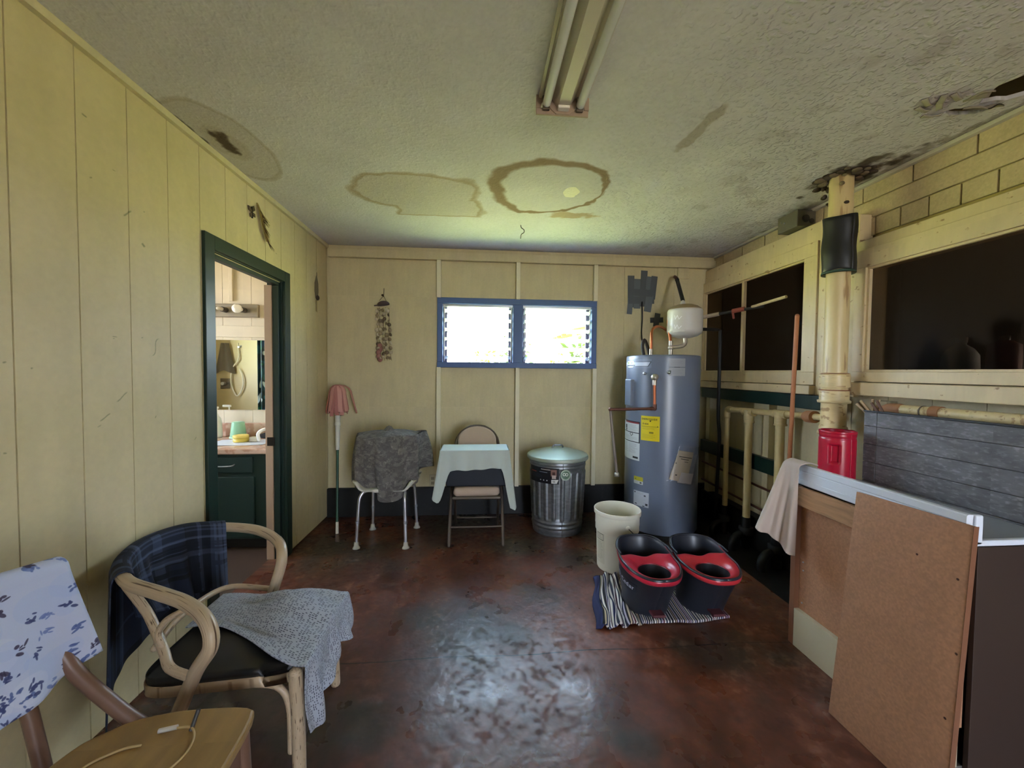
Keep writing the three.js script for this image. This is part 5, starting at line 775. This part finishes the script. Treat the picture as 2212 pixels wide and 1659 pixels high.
{ // clothes pegs on the rim
  const wood = mat(0xa48a66, 0.7), woodD = mat(0x5c4030, 0.7);
  for (const [z, tilt, label, m] of [[-1.82, -0.75, 'wooden clothespin leaning outward at the tub corner', wood], [-1.795, 0.05, 'pale wooden clothespin upright on the tub rim', wood], [-1.755, -0.55, 'dark brown clothespin clipped on the tub rim', woodD]]) {
    const t = thing('clothespin', label, 'clothespin', [1.955, 1.135, z]);
    for (const s of [-1, 1]) { const g = bx(-0.0045, 0.0045, -0.02, 0.075, -0.005, 0.005, 0.0015); g.rotateX(s * 0.06); g.translate(0, 0, s * 0.008); g.rotateX(tilt); g.rotateY(0.2); obj('prong', g, m, t); }
    const sp = tube([[0.006, 0.018, -0.01], [0.007, 0.024, 0], [0.006, 0.018, 0.01]], 0.002, 8, 6); sp.rotateX(tilt); obj('spring', sp, M.alu, t);
  }
}
{ // things on the ledge behind the dirty pane
  const L = (pts, at, m, name, label, cat, cap) => { const t = thing(name, label, cat, at); obj('body', lathe(pts, 28), m, t); obj('cap', lathe(cap, 20), mat(0xb8b8c0, 0.4), t); return t; };
  L([[0, 0], [0.06, 0], [0.064, 0.02], [0.062, 0.08], [0.045, 0.11], [0.02, 0.13], [0.018, 0.145], [0, 0.145]], [2.27, 1.346, -1.69], mat(0xdde2ea, 0.5), 'plastic_jug', 'pale jug behind the dirty window glass', 'jug', [[0.022, 0.14], [0.022, 0.165], [0, 0.167]]);
  L([[0, 0], [0.05, 0], [0.052, 0.02], [0.05, 0.12], [0.02, 0.14], [0, 0.145]], [2.28, 1.346, -1.54], mat(0xa03038, 0.5), 'red_bottle', 'reddish bottle behind the dirty window glass', 'bottle', [[0.016, 0.14], [0.016, 0.16], [0, 0.16]]);
  L([[0, 0], [0.04, 0], [0.042, 0.02], [0.04, 0.14], [0.05, 0.16], [0.05, 0.2], [0.02, 0.215], [0, 0.215]], [2.28, 1.346, -1.43], mat(0xdadae2, 0.5), 'spray_bottle', 'pale spray bottle behind glass at the right edge', 'bottle', [[0.02, 0.21], [0.02, 0.235], [0, 0.235]]);
}

// ------------------------------------------------------------------ chairs at the left wall
const benTex = dataTex(256, 512, (u, v, o) => { const n = fbm(u * 8, v * 20, 4), chip = sstep(0.70, 0.76, fbm(u * 12 + 5, v * 40, 4)); const k = 0.97 + 0.14 * (n - 0.5); o[0] = lerp(0.76 * k, 0.30, chip * 0.8); o[1] = lerp(0.67 * k, 0.21, chip * 0.8); o[2] = lerp(0.55 * k, 0.14, chip * 0.8); }, true, [1, 1]);
M.bent = phys(0xffffff, 0.35, { map: benTex });
M.bentBrown = phys(0x735646, 0.4);
{
  const t = thing('bentwood_armchair', 'cream bentwood armchair with black seat by the yellow wall', 'chair', [-0.9, 0, -1.5]);
  part('arm_rail', tube([[-0.915, 0.27, -1.245], [-0.845, 0.42, -1.225], [-0.775, 0.525, -1.185], [-0.80, 0.588, -1.205], [-0.90, 0.605, -1.27], [-1.02, 0.61, -1.325], [-1.17, 0.618, -1.39], [-1.275, 0.63, -1.50], [-1.31, 0.638, -1.64], [-1.27, 0.63, -1.79], [-1.16, 0.612, -1.865], [-1.0, 0.605, -1.84], [-0.86, 0.598, -1.735], [-0.805, 0.56, -1.66], [-0.83, 0.46, -1.665], [-0.87, 0.36, -1.685]], 0.0205, 160, 14), M.bent, t);
  part('arm_brace', tube([[-1.18, 0.60, -1.40], [-1.07, 0.53, -1.345], [-0.985, 0.45, -1.29], [-0.94, 0.415, -1.255], [-0.86, 0.405, -1.225]], 0.014, 40, 10), M.bent, t);
  part('arm_brace', tube([[-0.985, 0.455, -1.29], [-0.995, 0.50, -1.285], [-0.965, 0.55, -1.275], [-0.90, 0.59, -1.265]], 0.009, 30, 8), M.bent, t);
  part('leg', tube([[-0.915, 0.28, -1.245], [-0.96, 0.15, -1.25], [-1.02, 0.01, -1.25]], 0.018, 14, 10), M.bent, t);
  part('leg', tube([[-0.585, 0.355, -1.285], [-0.578, 0.2, -1.285], [-0.575, 0.01, -1.285]], 0.021, 14, 10), M.bent, t);
  part('leg', tube([[-0.60, 0.355, -1.63], [-0.60, 0.2, -1.655], [-0.60, 0.01, -1.675]], 0.019, 14, 10), M.bent, t);
  part('leg', tube([[-0.87, 0.37, -1.685], [-0.96, 0.2, -1.70], [-1.04, 0.01, -1.71]], 0.018, 14, 10), M.bent, t);
  const seatShape = (y, k) => (u, v) => { const a = (u - 0.5) * 2, b = (v - 0.5) * 2, q = Math.pow(Math.abs(a), 6) + Math.pow(Math.abs(b), 6), s = 1 / Math.pow(Math.max(1, q), 1 / 6); const x = a * s * 0.245 * k, z = b * s * (0.20 + 0.02 * -a) * k; return [-0.80 + x, y + 0.018 * (1 - a * a * s * s) * (1 - b * b * s * s), -1.455 + z - 0.02 * a * 0]; };
  part('seat_frame', sheet(seatShape(0.345, 1.0), 30, 24, 0.032), M.bent, t);
  part('seat_cushion', sheet(seatShape(0.372, 0.985), 30, 24, 0.022), mat(0x0e0e11, 0.5), t);
  part('apron_brace', tube([[-0.60, 0.10, -1.285], [-0.605, 0.25, -1.285], [-0.64, 0.315, -1.285], [-0.72, 0.33, -1.285]], 0.011, 24, 8), M.bent, t);
  part('apron_brace', tube([[-0.59, 0.12, -1.31], [-0.59, 0.26, -1.33], [-0.592, 0.315, -1.38], [-0.595, 0.328, -1.46]], 0.010, 24, 8), M.bent, t);
  part('back_rail', tube([[-1.05, 0.42, -1.34], [-1.08, 0.43, -1.5], [-1.05, 0.42, -1.70], [-0.87, 0.41, -1.70]], 0.011, 30, 8), M.bent, t);
}
{ // blue plaid cloth over the back
  const plaid = canvasTex(512, 512, (c, w, h) => { c.fillStyle = '#2c3850'; c.fillRect(0, 0, w, h); for (const [col, a] of [['#11151f', 0.85], ['#7d8fae', 0.5], ['#1b2436', 0.9], ['#93a4c0', 0.4]]) { c.globalAlpha = a; c.fillStyle = col; for (let i = 0; i < 6; i++) { const p = rnd() * w, s = 6 + rnd() * 34; c.fillRect(p, 0, s, h); c.fillRect(0, rnd() * h, w, s * 0.6); } } c.globalAlpha = 1; }, [1, 1]);
  const rail = along([[-1.19, 0.618, -1.40], [-1.275, 0.63, -1.50], [-1.31, 0.638, -1.64], [-1.27, 0.63, -1.79], [-1.15, 0.612, -1.865]]), ctr = V(-0.95, 0, -1.62);
  tag(obj('plaid_cloth', sheet((u, v) => {
    const p = rail(u), d = V(p.x - ctr.x, 0, p.z - ctr.z).normalize(), R = 0.0255, wr_ = 0.012 * Math.sin(u * 21) + 0.008 * Math.sin(u * 47 + 1);
    if (v < 0.40) { const s = 1 - v / 0.40, out = Math.min(R + 0.004 + 0.3 * wr_ * s, Math.max(R, (p.x - XL - 0.006) / Math.max(0.2, -d.x))); const L = lerp(0.50, 0.30, u); let x = p.x + d.x * out, z = p.z + d.z * out + 0.05 * s * (0.5 - u); x = Math.max(x, XL + 0.008); return [x, p.y - L * s, z]; }
    if (v < 0.56) { const a = Math.PI * (v - 0.40) / 0.16; return [Math.max(p.x + d.x * R * Math.cos(a), XL + 0.008), p.y + R * Math.sin(a) + 0.002, p.z + d.z * R * Math.cos(a)]; }
    const s = (v - 0.56) / 0.44, L = lerp(0.16, 0.245, sstep(0, 1, u)) + 0.05 * Math.sin(u * 3.14), inn = R + 0.012 * s + wr_ * s * 1.6 + 0.05 * s * s * Math.sin(u * 3.14);
    return [p.x - d.x * inn, p.y - L * s - 0.0, p.z - d.z * inn];
  }, 80, 56, 0.004, 1, 1.2), mat(0x9a9ca4, 0.9, { map: plaid })), 'dark blue plaid cloth draped over the armchair back', 'cloth');
}
{ // printed grey cloth on the seat
  const pr = canvasTex(512, 512, (c, w, h) => { c.fillStyle = '#a4a9b4'; c.fillRect(0, 0, w, h); c.fillStyle = '#3c3f4a'; for (let y = 6; y < h; y += 13) for (let x = 4; x < w; x += 8) if (rnd() < 0.6) c.fillRect(x + rnd() * 3, y + rnd() * 3, 3, 6 + rnd() * 4); }, [1, 1]);
  tag(obj('printed_cloth', sheet((u, v) => {
    // v runs from the seat back to the hanging hem; u from the near to the far edge
    const x = lerp(-1.04, -0.545, Math.min(1, v / 0.62)), hang = Math.max(0, (v - 0.62) / 0.38);
    const zn = lerp(-1.46, -1.265, sstep(0.1, 0.6, v)), zf = lerp(-1.67, -1.665, v), z = lerp(zn, zf, u);
    const hump = 0.055 * Math.exp(-Math.pow((u - 0.62) / 0.28, 2) - Math.pow((v - 0.40) / 0.22, 2)), w = 0.010 * Math.sin(u * 17 + v * 6) + 0.006 * Math.sin(u * 31 - v * 4);
    const L = lerp(0.21, 0.12, sstep(0.1, 0.9, u)) + 0.02 * Math.sin(u * 9);
    const bend = sstep(0.50, 0.62, v) * 0.012;
    return [x + hang * 0.018 + w * hang * 1.6 * 1.2, 0.409 + hump + w * 0.5 * sstep(0, 0.2, v) * (1 - hang) - bend - L * hang + 0.004 * Math.sin(v * 20) * (1 - hang), z + w * hang * 0.6 + 0.03 * hang * (0.5 - u)];
  }, 60, 60, 0.004, 1.1, 1.9), mat(0xffffff, 0.92, { map: pr })), 'light grey printed cloth lying over the armchair seat', 'cloth');
}
{
  const t = thing('wooden_chair', 'low wooden chair with pale worn seat in the foreground', 'chair', [-0.8, 0, -0.88]);
  const st = dataTex(512, 512, (u, v, o) => { const g = fbm(u * 40 + 3 * fbm(u * 2, v * 3, 2), v * 4, 4), n = fbm(u * 6, v * 6, 4), k = 0.93 + 0.16 * (g - 0.5) + 0.2 * (n - 0.5); o[0] = 0.66 * k; o[1] = 0.52 * k; o[2] = 0.31 * k; }, true, [1, 1]);
  const wood = phys(0xffffff, 0.45, { map: st });
  const outline = [[-0.612, 1.088], [-0.80, 1.098], [-0.90, 1.075], [-0.965, 1.02], [-0.985, 0.95], [-0.98, 0.78], [-0.93, 0.69], [-0.82, 0.665], [-0.60, 0.68], [-0.59, 0.85]];
  const cv = new THREE.CatmullRomCurve3(outline.map(([a, b]) => V(a, b, 0)), true, 'catmullrom', 0.25).getPoints(60).map((p) => [p.x, p.y]);
  const g = extr(cv, 0.014, 0.007); g.rotateX(-Math.PI / 2); g.translate(0, 0.386, 0); part('seat', uvm(g), wood, t);
  part('apron', bx(-0.63, -0.612, 0.30, 0.378, -1.06, -0.71, 0.004), M.bentBrown, t); part('apron', bx(-0.95, -0.62, 0.31, 0.378, -1.07, -1.055, 0.004), M.bentBrown, t);
  for (const z of [-1.058, -0.705]) part('leg', bar([-0.60, 0, z], [-0.622, 0.378, z], 0.014, 12, 0.02), M.bentBrown, t);
  part('stretcher', bar([-0.61, 0.17, -1.055], [-1.02, 0.19, -1.02], 0.010, 10), M.bentBrown, t);
  for (const z of [-1.09, -0.66]) part('back_post', tube([[-0.86, 0.36, z], [-0.955, 0.44, z], [-1.066, 0.56, z - 0.003], [-1.105, 0.70, z - 0.005], [-1.12, 0.785, z - 0.005]], 0.018, 30, 12), M.bentBrown, t);
  for (const z of [-1.03, -0.70]) part('leg', tube([[-1.13, 0.62, z], [-1.09, 0.45, z], [-1.05, 0.2, z], [-1.06, 0.005, z]], 0.016, 20, 10), M.bentBrown, t);
  part('top_rail', tube([[-1.118, 0.785, -1.10], [-1.14, 0.80, -0.98], [-1.15, 0.80, -0.88], [-1.14, 0.80, -0.77], [-1.115, 0.785, -0.65]], 0.016, 30, 10), M.bentBrown, t);
}
{ // floral towel on that chair
  const fl = canvasTex(512, 512, (c, w, h) => { c.fillStyle = '#b6bcd2'; c.fillRect(0, 0, w, h); for (let i = 0; i < 60; i++) { c.globalAlpha = 0.25; c.fillStyle = rnd() < 0.5 ? '#9fb0d8' : '#d4d4dc'; c.beginPath(); c.arc(rnd() * w, rnd() * h, 14 + rnd() * 40, 0, 7); c.fill(); } c.globalAlpha = 0.85; for (let i = 0; i < 130; i++) { const x = rnd() * w, y = rnd() * h, col = ['#4f5f92', '#39406a', '#6a7ab0', '#3a3348'][i % 4]; c.fillStyle = col; for (let k = 0; k < 6; k++) { c.save(); c.translate(x + (rnd() - 0.5) * 24, y + (rnd() - 0.5) * 24); c.rotate(rnd() * 6); c.beginPath(); c.ellipse(0, 0, 3 + rnd() * 7, 1.5 + rnd() * 3.5, 0, 0, 7); c.fill(); c.restore(); } } c.globalAlpha = 1; }, [1, 1]);
  const wt = along([[-1.115, 0.80, -1.125], [-1.14, 0.815, -0.98], [-1.15, 0.815, -0.88], [-1.14, 0.81, -0.77], [-1.11, 0.80, -0.66]]);
  tag(obj('floral_towel', sheet((u, v) => {
    const p = wt(u), w = 0.010 * Math.sin(u * 18 + v * 3) + 0.006 * Math.sin(u * 33 + 1), R = 0.024;
    if (v < 0.3) { const s = 1 - v / 0.3; return [Math.max(XL + 0.01, p.x - R - 0.02 * s + w * s), p.y - 0.3 * s, p.z]; }
    if (v < 0.42) { const a = Math.PI * (v - 0.3) / 0.12; return [p.x - R * Math.cos(a), p.y + R * Math.sin(a), p.z]; }
    const s = (v - 0.42) / 0.58, L = lerp(0.245, 0.31, sstep(0, 0.4, u)) + 0.012 * Math.sin(u * 12);
    return [p.x + R + 0.055 * Math.pow(s, 1.2) + w * s, p.y - L * s, p.z - 0.02 * s * (u < 0.3 ? 1 - u / 0.3 : 0) + 0.3 * w * s];
  }, 60, 60, 0.008, 1.1, 1.2), mat(0xffffff, 0.97, { map: fl })), 'white and blue floral towel over foreground chair back', 'towel');
  const c = thing('cord', 'thin pale cord with metal tip lying on chair seat', 'cord', [-0.75, 0.4075, -0.95]);
  part('cable', tube([[-0.80, 0.412, -1.035], [-0.765, 0.414, -1.04], [-0.725, 0.416, -1.035], [-0.70, 0.412, -1.0], [-0.70, 0.4105, -0.95], [-0.74, 0.4105, -0.88], [-0.82, 0.4105, -0.84], [-0.90, 0.4105, -0.88], [-0.905, 0.4105, -0.95], [-0.86, 0.411, -0.99], [-0.82, 0.411, -1.0]], 0.0028, 90, 8), mat(0xb89a68, 0.6), c);
  part('tip', bar([-0.805, 0.413, -1.035], [-0.765, 0.415, -1.042], 0.0055, 10), mat(0xd8d4cc, 0.3, { metalness: 0.4 }), c);
  part('clip', [bar([-0.728, 0.409, -1.035], [-0.722, 0.448, -1.055], 0.005, 10)], mat(0x3c3a36, 0.5), c);
}

renderer.render(scene, camera);
